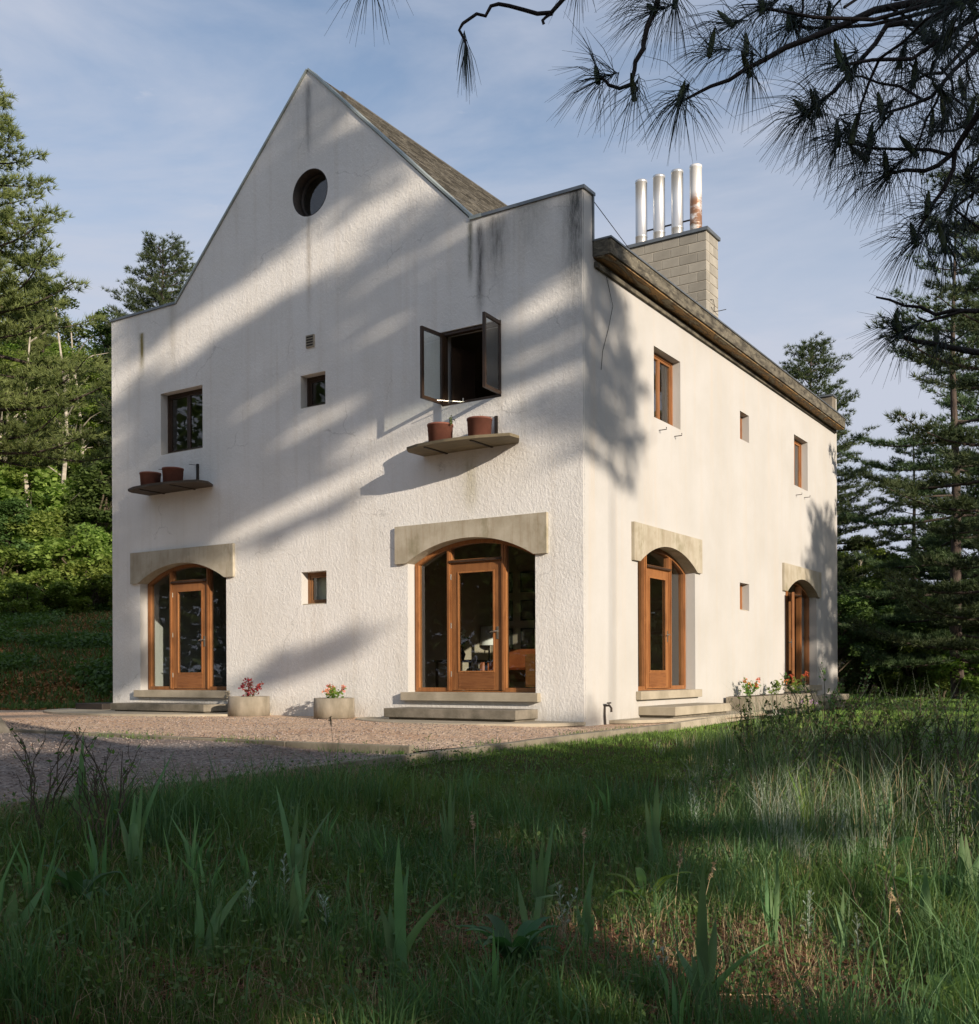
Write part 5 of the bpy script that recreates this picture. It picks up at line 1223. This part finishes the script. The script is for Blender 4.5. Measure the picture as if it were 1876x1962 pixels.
grassfield(130000, 8.5, 15.5, lambda X, Y, lx, l: .06 + .15 * sst(-.3, .5, noise2(X, Y, .9, 2)) * sst(13, 8.5, Y) * sst(1.1, 2.6, lx) + .22 * sst(1.8, 3.4, X) * sst(15.5, 11, Y), lambda Y: .006 + 0 * Y, 'grass', 'meadow_grass', 'shaded meadow grass running up to the gravel', None, .35, clump=12, crad=.09)
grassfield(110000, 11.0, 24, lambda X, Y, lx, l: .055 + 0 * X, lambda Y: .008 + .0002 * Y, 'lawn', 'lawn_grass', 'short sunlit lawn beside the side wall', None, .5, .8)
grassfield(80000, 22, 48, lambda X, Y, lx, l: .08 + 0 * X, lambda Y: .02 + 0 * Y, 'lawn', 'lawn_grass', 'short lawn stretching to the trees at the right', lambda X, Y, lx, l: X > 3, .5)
for mt_, n_, lb_ in (('grass_blue', 30000, 'tall feathery grass rising at the right of the meadow'), ('straw', 5000, 'dry tall stems rising at the right of the meadow'), ('silver', 9000, 'pale feathery stems at the right of the meadow')):
    grassfield(n_, 7.0, 13.5, lambda X, Y, lx, l: .66 * sst(.13, .27, X / Y + .04 * noise2(X, Y, 1.5, 6)) * sst(6.8, 8.5, Y) + 0 * X, lambda Y: (.0045 if mt_ != 'straw' else .0035) + 0 * Y, mt_, 'feathery_grass', lb_, lambda X, Y, lx, l: (X / Y > .15) & (lx > 1.8), .28, clump=11, crad=.07)
# bank undergrowth on the left
Y = 23 + 24 * rng.random(70000) ** 1.3; X = -Y * rng.uniform(.34, .50, 70000); Z = ground_h(X, Y)
V, T = blades(np.stack([X, Y, Z], 1), rng.uniform(.06, .26, 70000), rng.uniform(.02, .06, 70000), rng.normal(0, .5, (70000, 2)))
tag(link('bank_undergrowth', np_mesh('bank_undergrowth', V[:, :], T[:len(T) // 6], 'leaf_dark')), 'shaded undergrowth on the slope', kind='stuff')
Y = 23 + 24 * rng.random(42000) ** 1.2; X = -Y * rng.uniform(.34, .50, 42000); k = noise2(X, Y, .9, 33) > .28 * rng.random(42000)
for nm_, kk, mt_, lb_ in (('slope_weeds', k, 'leaf_dark', 'low leafy weeds on the shaded slope'), ('dead_leaves', ~k, 'litter', 'brown leaf litter on the shaded slope')):
    V, T = leaves_at(np.stack([X[kk], Y[kk], ground_h(X[kk], Y[kk]) + rng.uniform(.0, .30 if mt_ == 'leaf_dark' else .04, kk.sum())], 1), .10, .8, 1.3); tag(link(nm_, np_mesh(nm_, V, T, mt_)), lb_, kind='stuff')
# clover-like broad leaves among the blades
X, Y = scatter(24000, 4.0, 11.5); lx, l_ = to_local(X, Y); k = lx > 1.1; X, Y = X[k], Y[k]
V, T = leaves_at(np.stack([X, Y, ground_h(X, Y) + rng.uniform(.02, .17, len(X))], 1), .021, .8); tag(link('ground_leaves', np_mesh('ground_leaves', V, T, 'grass')), 'small broad leaves mixed into the meadow', kind='stuff')
# needle litter
X, Y = scatter(42000, 3.9, 9.0); lx, l_ = to_local(X, Y); k = (lx > 1.2) & (rng.random(len(X)) > .75 * bare(X, Y)); X, Y = X[k], Y[k]; n = len(X)
a = rng.uniform(0, 6.28, n); d = np.stack([np.cos(a), np.sin(a), rng.normal(.05, .12, n)], 1) * (rng.uniform(.05, .13, n))[:, None]
P = np.stack([X, Y, ground_h(X, Y) + rng.uniform(.004, .035, n)], 1); s = unit(np.cross(d, [0, 0, 1.0])) * .0022
V = np.stack([P - s, P + s, P + d + s, P + d - s], 1).reshape(-1, 3); b = (np.arange(n) * 4)[:, None]
tag(link('needle_litter', np_mesh('needle_litter', V, np.stack([b + [0, 1, 2], b + [0, 2, 3]], 1).reshape(-1, 3), 'litter')), 'fallen orange pine needles on the soil', kind='stuff')
n = 9000; lx = rng.uniform(-9, .9, n); l_ = rng.uniform(-13, -.5, n); X = CORNER.x + lx * CA - l_ * SA; Y = CORNER.y + lx * SA + l_ * CA; k = (noise2(X, Y, .8, 15) > .05) & (Y > 5); X, Y = X[k], Y[k]; n = len(X)
a = rng.uniform(0, 6.28, n); d = np.stack([np.cos(a), np.sin(a), rng.normal(.02, .06, n)], 1) * (rng.uniform(.04, .12, n))[:, None]
P = np.stack([X, Y, ground_h(X, Y) + rng.uniform(.024, .04, n)], 1); s = unit(np.cross(d, [0, 0, 1.0])) * .003
V = np.stack([P - s, P + s, P + d + s, P + d - s], 1).reshape(-1, 3); b = (np.arange(n) * 4)[:, None]
tag(link('court_litter', np_mesh('court_litter', V, np.stack([b + [0, 1, 2], b + [0, 2, 3]], 1).reshape(-1, 3), 'litter')), 'dry pine needles strewn on the gravel', kind='stuff')
n = 2600; lx = np.where(rng.random(n) < .5, rng.uniform(-6, .8, n), .86 + rng.normal(0, .05, n)); l_ = np.where(lx < .8, -5.5 + rng.normal(0, .09, n), rng.uniform(-13, 1, n)); X = CORNER.x + lx * CA - l_ * SA; Y = CORNER.y + lx * SA + l_ * CA; k = (Y > 5) & (noise2(X, Y, 2.0, 18) > 0); X, Y = X[k], Y[k]; n = len(X)
V, T = blades(np.stack([X, Y, ground_h(X, Y) + .015], 1), rng.uniform(.02, .09, n), rng.uniform(.004, .009, n), rng.normal(0, .45, (n, 2))); tag(link('edge_grass', np_mesh('edge_grass', V, T, 'grass')), 'sparse grass growing along the edging on the gravel', kind='stuff')
# loose stones on the gravel
n = 16000; lx = rng.uniform(-9, .85, n); l_ = rng.uniform(-13.5, -.9, n); X = CORNER.x + lx * CA - l_ * SA; Y = CORNER.y + lx * SA + l_ * CA
k = (Y > 5.5) & (np.abs(X) < .5 * Y); X, Y = X[k], Y[k]; n = len(X); Z = ground_h(X, Y) + .024
s = rng.uniform(.006, .016, (n, 1, 1)); o8 = np.array([[1, 0, 0], [0, 1, 0], [-1, 0, 0], [0, -1, 0], [0, 0, .7], [0, 0, -.5]], float)[None] * rng.uniform(.7, 1.3, (n, 6, 1)) * s
an = rng.uniform(0, 6.28, n); c_, s_ = np.cos(an)[:, None], np.sin(an)[:, None]; o8 = np.stack([o8[..., 0] * c_ - o8[..., 1] * s_, o8[..., 0] * s_ + o8[..., 1] * c_, o8[..., 2]], 2)
V = (o8 + np.stack([X, Y, Z], 1)[:, None]).reshape(-1, 3); b = (np.arange(n) * 6)[:, None]
T = np.stack([b + t for t in ([0, 1, 4], [1, 2, 4], [2, 3, 4], [3, 0, 4], [1, 0, 5], [2, 1, 5], [3, 2, 5], [0, 3, 5])], 1).reshape(-1, 3)
tag(link('loose_gravel', np_mesh('loose_gravel', V, T, 'stone')), 'loose gravel stones on the court', kind='stuff')

# individual meadow plants --------------------------------------------
def leaf_curve(base, az, h, out_, n=7, bend=1.6):
    t = np.linspace(0, 1, n); d = np.array([math.cos(az), math.sin(az), 0])
    return np.array(base)[None] + d[None] * (out_ * t ** bend)[:, None] + np.array([0, 0, 1.0])[None] * (h * (t - .18 * (out_ / h) * t ** 3))[:, None]
def sword_plant(name, px, py, Y, leaves, label, cat='iris', mat='iris', wd=.019, group=None, s=1.0, g0=None):
    """leaves: (azimuth deg from +X, height, outward)"""
    p = at(px, py, Y); p.z = gh(p.x, p.y) - .01; root = empty(name, p, label, cat, group)
    leaves = list(leaves) + ([(random.uniform(40, 140), h * random.uniform(.55, .85), o_ * random.uniform(.6, 1.3) + .02) for (az, h, o_) in leaves[:3]] if cat == 'iris' else [])
    for (az, h, o_) in leaves:
        h *= 1.12
        P = leaf_curve((random.uniform(-.02, .02), random.uniform(-.02, .02), 0), R(az), h * s, o_ * s, 8)
        kf = random.random()
        if kf < .22: P[5:, 2] -= (P[5:, 2] - P[4, 2]) * random.uniform(.9, 1.7); P[5:, :2] += (P[5:, :2] - P[4, :2]) * .8 + np.array([math.cos(R(az)), math.sin(R(az))]) * h * .10
        P[:, 0] += .012 * np.sin(np.linspace(0, 3, 8) + kf * 9)
        t = np.linspace(0, 1, 8); W_ = wd * s * np.minimum(1, (1 - t ** 3)) * (.75 + .4 * np.sin(t * 2.6)); W_[-1] = .0008
        sd = np.array([math.sin(R(az + random.uniform(-40, 40))), -math.cos(R(az)), 0]);
        if abs(sd[0]) < .5: sd = np.array([.8, .3 * random.choice([-1, 1]), 0])
        sd /= np.linalg.norm(sd)
        tb = TB(); tb.strip(P, W_, sd, .35); link('leaf', tb.mesh('leaf', mat, True), root)
    return root
G1 = 'iris clumps in the meadow'
sword_plant('iris', 760, 1955, 4.75, [(95, .62, .03), (70, .50, .20), (15, .44, .30), (150, .34, .12)], 'large iris with a broad upright leaf and one arching right, bottom middle of the meadow', group=G1, wd=.024)
sword_plant('iris', 1345, 1985, 4.65, [(110, .44, .05), (60, .40, .14), (15, .34, .34), (95, .62, .02)], 'large iris at the bottom edge, its right leaf arching low', group=G1, wd=.026)
sword_plant('iris', 385, 1975, 4.7, [(60, .26, .12), (30, .36, .22), (120, .3, .05), (165, .2, .1)], 'low iris at the bottom edge left of centre', group=G1, wd=.022)
sword_plant('iris', 20, 1975, 4.7, [(100, .22, .02), (40, .24, .12)], 'short iris cut by the bottom left corner', group=G1, wd=.028)
sword_plant('iris', 1035, 1780, 5.9, [(100, .40, .06), (65, .52, .16), (90, .44, .02), (140, .3, .1)], 'sunlit iris clump with four narrow leaves in the centre', group=G1)
sword_plant('iris', 1122, 1850, 5.4, [(60, .42, .10), (120, .22, .08), (90, .25, .01)], 'small sunlit iris with one tall leaf leaning right', group=G1)
sword_plant('iris', 1255, 1640, 7.2, [(80, .62, .06), (62, .50, .18), (110, .45, .08)], 'dark tall iris standing out against the lawn', group=G1, wd=.024)
sword_plant('iris', 1480, 1800, 5.8, [(80, .48, .06), (95, .40, .02)], 'thin iris leaves in the sunlit patch, nearest the silver sprig', group=G1, wd=.014)
sword_plant('iris', 1610, 1805, 5.75, [(70, .42, .10), (95, .38, .02), (120, .30, .06)], 'sunlit iris right of the silver sprig', group=G1, wd=.014)
sword_plant('iris', 1770, 1720, 6.4, [(85, .45, .03), (60, .35, .10), (120, .32, .10)], 'iris near the right edge in dappled light', group=G1, wd=.022)
sword_plant('iris', 1850, 1640, 7.0, [(75, .5, .16), (40, .4, .22), (95, .48, .03)], 'iris with broad pale leaves at the right edge', group=G1, wd=.03)
sword_plant('iris', 260, 1790, 5.7, [(55, .66, .26), (80, .50, .06), (110, .44, .10), (95, .5, .02)], 'tall iris in the shade at the left, longest leaf leaning right', group=G1)
sword_plant('iris', 560, 1760, 5.9, [(120, .55, .22), (95, .42, .04), (60, .38, .12), (80, .46, .05)], 'iris in the shade with a leaf leaning left', group=G1)
sword_plant('iris', 150, 1720, 6.3, [(95, .58, .03), (80, .50, .10), (110, .46, .12)], 'blue green iris near the left edge', group=G1)
sword_plant('iris', 860, 1640, 7.2, [(95, .5, .05), (70, .42, .15), (115, .40, .12)], 'narrow iris deep in the grass left of centre', group=G1, wd=.014)
sword_plant('iris', 1700, 1560, 8.4, [(85, .62, .06), (65, .5, .2), (110, .5, .15)], 'iris half hidden behind the silvery weeds on the right', group=G1)
sword_plant('iris', 560, 1890, 5.1, [(100, .36, .10), (70, .40, .16), (90, .30, .02)], 'short dark iris near the bottom, left of the large one', group=G1)
sword_plant('iris', 1010, 1890, 5.1, [(60, .5, .18), (95, .34, .04)], 'dark iris leaning right beside the broad-leaved clump', group=G1)
sword_plant('day_lily', 1545, 1540, 8.6, [(a, random.uniform(.4, .6), random.uniform(.1, .42)) for a in (10, 35, 60, 80, 95, 110, 130, 150, 170, 75, 120)], 'arching bright green grass-like clump in front of the far door', 'plant', 'lawn', wd=.012)

def broad_clump(px, py, Y, n, h, o_, wd, label, mat='broad'):
    p = at(px, py, Y); p.z = gh(p.x, p.y) - .01; root = empty('broad_leaved_plant', p, label, 'plant')
    for i in range(n):
        az = R(360 * i / n + random.uniform(-20, 20)); P = leaf_curve((0, 0, 0), az, h * random.uniform(.7, 1.15), o_ * random.uniform(.7, 1.2), 9, 1.2)
        t = np.linspace(0, 1, 9); P[:, 2] -= .30 * h * np.clip(t - .45, 0, 1) ** 1.5 * 2.5
        W_ = wd * np.sin(np.pi * np.clip(t * .92 + .08, 0, 1)) ** .8 * (.25 + .75 * sst(.1, .5, t)); W_[-1] = .001
        sd = np.array([-math.sin(az), math.cos(az), 0]); tb = TB(); tb.strip(P, W_, sd, .38); link('leaf', tb.mesh('leaf', mat, True), root)
    return root
broad_clump(985, 1930, 4.9, 17, .36, .24, .036, 'clump of broad dark arching leaves at the bottom, right of the large iris')
broad_clump(150, 1880, 5.1, 11, .34, .18, .036, 'grey green broad-leaved plant near the bottom left')
broad_clump(420, 1850, 5.3, 4, .22, .12, .03, 'small four-leaved seedling in the shaded grass', 'lawn')
broad_clump(1235, 1735, 6.4, 7, .34, .26, .03, 'broad-leaved weed with tiered pale leaves right of centre', 'lawn')
broad_clump(1720, 1650, 7.2, 7, .30, .22, .035, 'broad green weed near the right edge', 'lawn')

def feather(px, py, Y, h, stems, label, mat='silver', group='silvery sprigs in the meadow', leafl=.05, lean=None):
    p = at(px, py, Y); p.z = gh(p.x, p.y) - .01; root = empty('silver_sprig', p, label, 'plant', group)
    st = TB(); lf = TB()
    for s in range(stems):
        a = random.uniform(0, 6.28); o_ = random.uniform(.01, .09); hh = h * random.uniform(.75, 1.1)
        P = leaf_curve((random.uniform(-.02, .02), random.uniform(-.02, .02), 0), a, hh, o_, 7)
        st.quads(*tube([tuple(q) for q in P], [.0032 - .0003 * i for i in range(7)], 5))
        n = int(hh / .022)
        for k in range(n):
            t = .25 + .75 * k / n; q = np.array([np.interp(t * 6, range(7), P[:, j]) for j in range(3)])
            az = k * 2.4 + random.uniform(-.3, .3); l = leafl * (1.1 - .5 * t) * random.uniform(.7, 1.2)
            d = np.array([math.cos(az), math.sin(az), .65 + .6 * t]); d /= np.linalg.norm(d); sd = np.array([-math.sin(az), math.cos(az), 0])
            for (f0, dd, ll) in ((0, d, 1.0), (.45, d + sd * .8, .5), (.45, d - sd * .8, .5), (.7, d + sd * .7, .35), (.7, d - sd * .7, .35)):
                dd = dd / np.linalg.norm(dd); b0 = q + d * l * f0; s2 = np.cross(dd, [0, 0, 1.0]); s2 /= np.linalg.norm(s2) + 1e-6
                lf.strip(np.array([b0, b0 + dd * l * ll * .5, b0 + dd * l * ll]), [.0022, .0034, .0006], s2, .2)
    link('stem', st.mesh('stem', mat), root); link('leaves', lf.mesh('leaves', mat), root)
for (px, py, Y, h, n, lab) in ((1635, 1815, 5.7, .36, 1, 'tallest lone silver sprig in the sunlit patch'), (1540, 1800, 5.85, .36, 2, 'silver sprig in the sunlit patch between iris leaves'),
    (1075, 1800, 5.6, .28, 2, 'pale sunlit silver sprig left of the leaning iris'), (625, 1870, 5.2, .26, 2, 'silver sprig in shade left of the bottom centre'),
    (470, 1880, 5.2, .30, 2, 'silver sprig in shade, farther left'), (540, 1800, 5.6, .26, 1, 'small silver sprig behind the shaded ones'),
    (1270, 1900, 5.0, .20, 2, 'low silver sprig near the bottom right iris'), (1450, 1560, 8.6, .45, 4, 'silvery clump before the long lawn shadow'),
    (1330, 1600, 8.2, .42, 3, 'silvery clump left of the tall weeds'), (1600, 1600, 8.2, .42, 3, 'silvery clump at the foot of the tall weeds'),
    (1520, 1450, 10.5, .5, 4, 'pale silvery clump nearest the lawn'), (1400, 1500, 10, .4, 3, 'pale silvery clump at the lawn edge'), (1700, 1500, 9.5, .5, 4, 'silvery clump under the dry stems at the right')):
    feather(px, py, Y, h, n, lab)

def tall_weed(px, py, Y, h, n, label, group='tall dry weeds on the right', leafy_=True, spread=.45):
    p = at(px, py, Y); p.z = gh(p.x, p.y) - .02; root = empty('tall_weed', p, label, 'weed', group); st = TB(); L_ = []; n = int(n * 1.5); h *= 1.28 if group.startswith('tall') else 1.0
    for s in range(n):
        az = random.uniform(0, 6.28); o_ = h * spread * random.uniform(.2, 1.0); hh = h * random.uniform(.7, 1.1)
        P = leaf_curve((random.uniform(-.12, .12), random.uniform(-.12, .12), 0), az, hh, o_, 6, 1.2); P += rng.normal(0, .012, P.shape); P[0, 2] = 0
        st.quads(*tube([tuple(q) for q in P], [.0062, .0055, .0045, .004, .0032, .0018], 5))
        for k in range(8):
            t = random.uniform(.3, 1); q = np.array([np.interp(t * 5, range(6), P[:, j]) for j in range(3)])
            a2 = az + random.uniform(-1.2, 1.2); l = random.uniform(.06, .2); e = q + np.array([math.cos(a2), math.sin(a2), 1.3]) * l * .6
            st.quads(*tube([tuple(q), tuple((q + e) / 2 + rng.normal(0, .008, 3)), tuple(e)], [.0028, .002, .0014], 4))
            m_ = 5 if leafy_ else 1
            for _ in range(m_): L_.append(q + (e - q) * random.random() + rng.normal(0, .012, 3))
    link('stems', st.mesh('stems', 'dry'), root)
    V, T = leaves_at(np.array(L_), .020, .2, 2.2); link('leaves', np_mesh('leaves', V, T, 'grass'), root)
labs = ['nearest the first side trough', 'before the second side trough', 'before the far arched door', 'against the far corner of the house', 'rising before the lit lawn, first past the house', 'before the lit lawn, second past the house',
        'before the lit lawn, third past the house', 'below the slimmer dark pine', 'below the largest dark pine', 'at the right edge before the lawn', 'lower, between the silver clumps', 'lower, below the arching green clump',
        'in the shade at the right edge', 'low in front of the lit lawn patch']
for (px, Y, h, n), lb in zip(((1440, 11.5, .62, 7), (1500, 11, .75, 8), (1545, 10.5, .85, 9), (1590, 10.5, .92, 9), (1640, 10.5, .88, 9), (1690, 10.2, .85, 9), (1735, 10, .86, 9), (1780, 10, .85, 8), (1825, 9.6, .9, 8), (1870, 9.4, .9, 9), (1480, 9.5, .55, 7), (1570, 9, .6, 8), (1840, 8, .6, 7), (1350, 9.0, .35, 5)), labs):
    tall_weed(px, 1500, Y, h, n, 'tall twiggy weed ' + lb)
tall_weed(60, 1700, 6.3, .62, 5, 'bare red brown twigs at the left edge', 'bare twigs at the left', False, .5)
tall_weed(195, 1740, 6.0, .60, 6, 'forked bare twig a little in from the left edge', 'bare twigs at the left', False, .4)
tall_weed(1690, 1740, 6.2, .50, 2, 'single dark bare twig in the dappled light at the right', 'bare twigs at the right', False, .3)

# seed-head stalks
def stalk(px, Y, h, az, label):
    p = at(px, 1700, Y); p.z = gh(p.x, p.y) - .01; root = empty('grass_stalk', p, label, 'grass stalk', 'flowering grass stalks'); st = TB()
    P = leaf_curve((0, 0, 0), R(az), h, h * .25, 7, 2.0); st.quads(*tube([tuple(q) for q in P], [.002] * 7, 4)); link('stem', st.mesh('stem', 'straw'), root)
    q = P[-1] + rng.normal(0, .004, (26, 3)) + np.outer(rng.uniform(-.09, .01, 26), unit(P[-1] - P[-2])); V, T = leaves_at(q, .012, .1, 2.5); link('seed_head', np_mesh('seed_head', V, T, 'straw'), root)
for (px, Y, h, az, lb) in ((640, 8.8, .62, 110, 'rising against the gravel'), (1115, 6.2, .5, 80, 'with a pale drooping head in the centre'), (1290, 5.8, .5, 60, 'left of the bottom right iris'), (1340, 5.6, .48, 40, 'leaning right above the bottom right iris'),
    (1700, 5.9, .42, 60, 'in the dappled light'), (1740, 5.8, .42, 120, 'right of the sunlit patch'), (1430, 11, .5, 90, 'bright before the troughs'), (1640, 10.6, .9, 80, 'before the house end'), (1805, 11, .95, 85, 'upright before the pines'), (910, 6.2, .5, 100, 'left of the sunlit iris clump')):
    stalk(px, Y, h, az, 'thin flowering grass stalk ' + lb)
# leafy upright weeds (opposite narrow leaves)
def upright(px, Y, h, label):
    p = at(px, 1700, Y); p.z = gh(p.x, p.y) - .01; root = empty('upright_weed', p, label, 'weed', 'narrow-leaved upright weeds'); st = TB(); lf = TB()
    P = leaf_curve((0, 0, 0), random.uniform(0, 6), h, .03, 6); st.quads(*tube([tuple(q) for q in P], [.004, .0035, .003, .003, .002, .0015], 5))
    n = int(h / .03)
    for k in range(n):
        t = .2 + .8 * k / n; q = np.array([np.interp(t * 5, range(6), P[:, j]) for j in range(3)]); az = k * 2.39; l = .09 * math.sin(math.pi * min(1, .25 + t * .7)) + .015
        d = np.array([math.cos(az), math.sin(az), .5]); Q = np.array([q, q + d * l * .5, q + d * l + [0, 0, -.2 * l]]); lf.strip(Q, [.002, .009, .001], [-math.sin(az), math.cos(az), 0], .25)
    link('stem', st.mesh('stem', 'grass'), root); link('leaves', lf.mesh('leaves', 'grass'), root)
for (px, Y, h, lb) in ((410, 6.6, .48, 'left of centre in the shade'), (515, 6.4, .46, 'right of its twin, in the shade'), (550, 8.3, .30, 'against the gravel edging'), (595, 8.4, .22, 'small, against the gravel edging'), (945, 6.2, .42, 'behind the sunlit iris clump'), (775, 8.9, .28, 'at the timber edging'), (1240, 5.7, .34, 'left of the bottom right iris')):
    upright(px, Y, h, 'upright narrow-leaved weed ' + lb)
for (px, Y, h, lb) in ((130, 9.5, .10, 'on the drive near the left edge'), (300, 9.0, .12, 'tuft on the drive left of the twins'), (700, 11.8, .10, 'small, on the court near the edging corner'), (820, 12.6, .12, 'small, on the court by the long edging')):
    upright(px, Y, h, 'narrow-leaved weed ' + lb)
# ferns
def fern(px, py, Y, fr, label):
    p = at(px, py, Y); p.z = gh(p.x, p.y) + .0; root = empty('fern', p, label, 'fern', 'ferns at the lower right')
    for (az, h, o_) in fr:
        tb = TB(); P = leaf_curve((0, 0, 0), R(az), h, o_, 14, 1.1); t = np.linspace(0, 1, 14); P[:, 2] -= .25 * h * t ** 3
        tb.quads(*tube([tuple(q) for q in P], [.003 - .00015 * i for i in range(14)], 4)); sd = np.array([-math.sin(R(az)), math.cos(R(az)), 0]); fw_ = unit(np.array([math.cos(R(az)), math.sin(R(az)), .25]))
        for k in range(2, 40):
            tt = k / 40; q = np.array([np.interp(tt * 13, range(14), P[:, j]) for j in range(3)]); l = .12 * math.sin(math.pi * (tt * .9 + .08)) ** .8
            for s in (-1, 1):
                d = unit(sd * s + fw_ * .35 + [0, 0, -.08]); m = max(3, int(l / .011)); 
                for j in range(m):
                    b0 = q + d * l * j / m; w_ = .010 * (1 - .75 * j / m) + .002
                    tb.add([b0, b0 + d * .006 + fw_ * w_, b0 + d * .011, b0 + d * .006 - fw_ * w_], [(0, 1, 2), (0, 2, 3)])
        link('frond', tb.mesh('frond', 'fern'), root)
fern(1880, 1920, 4.9, [(150, .30, .36), (115, .32, .30), (185, .20, .40), (80, .34, .15)], 'bright fern at the bottom right corner')
fern(1800, 1990, 4.6, [(170, .16, .34), (140, .20, .30), (100, .22, .2)], 'low fern just left of the corner fern')
fern(1690, 1560, 8.0, [(170, .34, .3), (20, .34, .3), (100, .3, .25), (250, .3, .3)], 'feathery fern among the weeds on the right')
fern(1800, 1640, 7.0, [(170, .34, .3), (20, .34, .3), (100, .3, .25), (60, .3, .3)], 'feathery fern in dappled light near the right edge')
# pine cones
def cone_mesh():
    tb = TB()
    for k in range(90):
        f = k / 90; z = .085 * f; r = .028 * math.sin(math.pi * (f * .86 + .12)) ** .7; a = k * 2.3999
        d = np.array([math.cos(a), math.sin(a), .35]); s = np.array([-math.sin(a), math.cos(a), 0]) * .008; b0 = np.array([math.cos(a) * r * .35, math.sin(a) * r * .35, z]); e = b0 + d * r * .8; u_ = np.array([0, 0, .003])
        tb.add([b0 - s * .5, b0 + s * .5, e + s, e - s, e + s + u_, e - s + u_], [(0, 1, 2), (0, 2, 3), (3, 2, 4), (3, 4, 5), (5, 4, 1), (5, 1, 0)])
    return tb.mesh('pine_cone', 'cone')
cm = cone_mesh()
for (px, py, Y, lb) in ((1410, 1800, 5.7, 'beside the sunlit needle patch'), (1625, 1845, 5.3, 'on orange needles under the silver sprig'), (1530, 1885, 5.05, 'in the dark, left of the others'), (1560, 1925, 4.85, 'nearest the bottom edge'), (1665, 1830, 5.4, 'at the right of the sunlit patch')):
    p = at(px, py, Y); o = link('pine_cone', cm); o.location = (p.x, p.y, gh(p.x, p.y) + .03); o.rotation_euler = (R(random.uniform(60, 100)), 0, random.uniform(0, 6)); tag(o, 'fallen pine cone ' + lb, 'pine cone', 'fallen pine cones')
# fallen twigs
for (a_, b_, lb) in (((1290, 1870), (1500, 1940), 'thin fallen twig among the cones'), ((1560, 1962), (1720, 1925), 'pale crooked fallen branch at the bottom right')):
    P = []
    for t in np.linspace(0, 1, 7):
        q = at(a_[0] + (b_[0] - a_[0]) * t, a_[1] + (b_[1] - a_[1]) * t, 4.75 + .25 * t); P.append((q.x + random.uniform(-.01, .01), q.y, gh(q.x, q.y) + .03 + random.uniform(0, .01)))
    mb = MB(); mb.tube(P, [.006 - .0005 * i for i in range(7)], 6); tag(mb.obj('fallen_twig', 'straw', None), lb, 'twig')
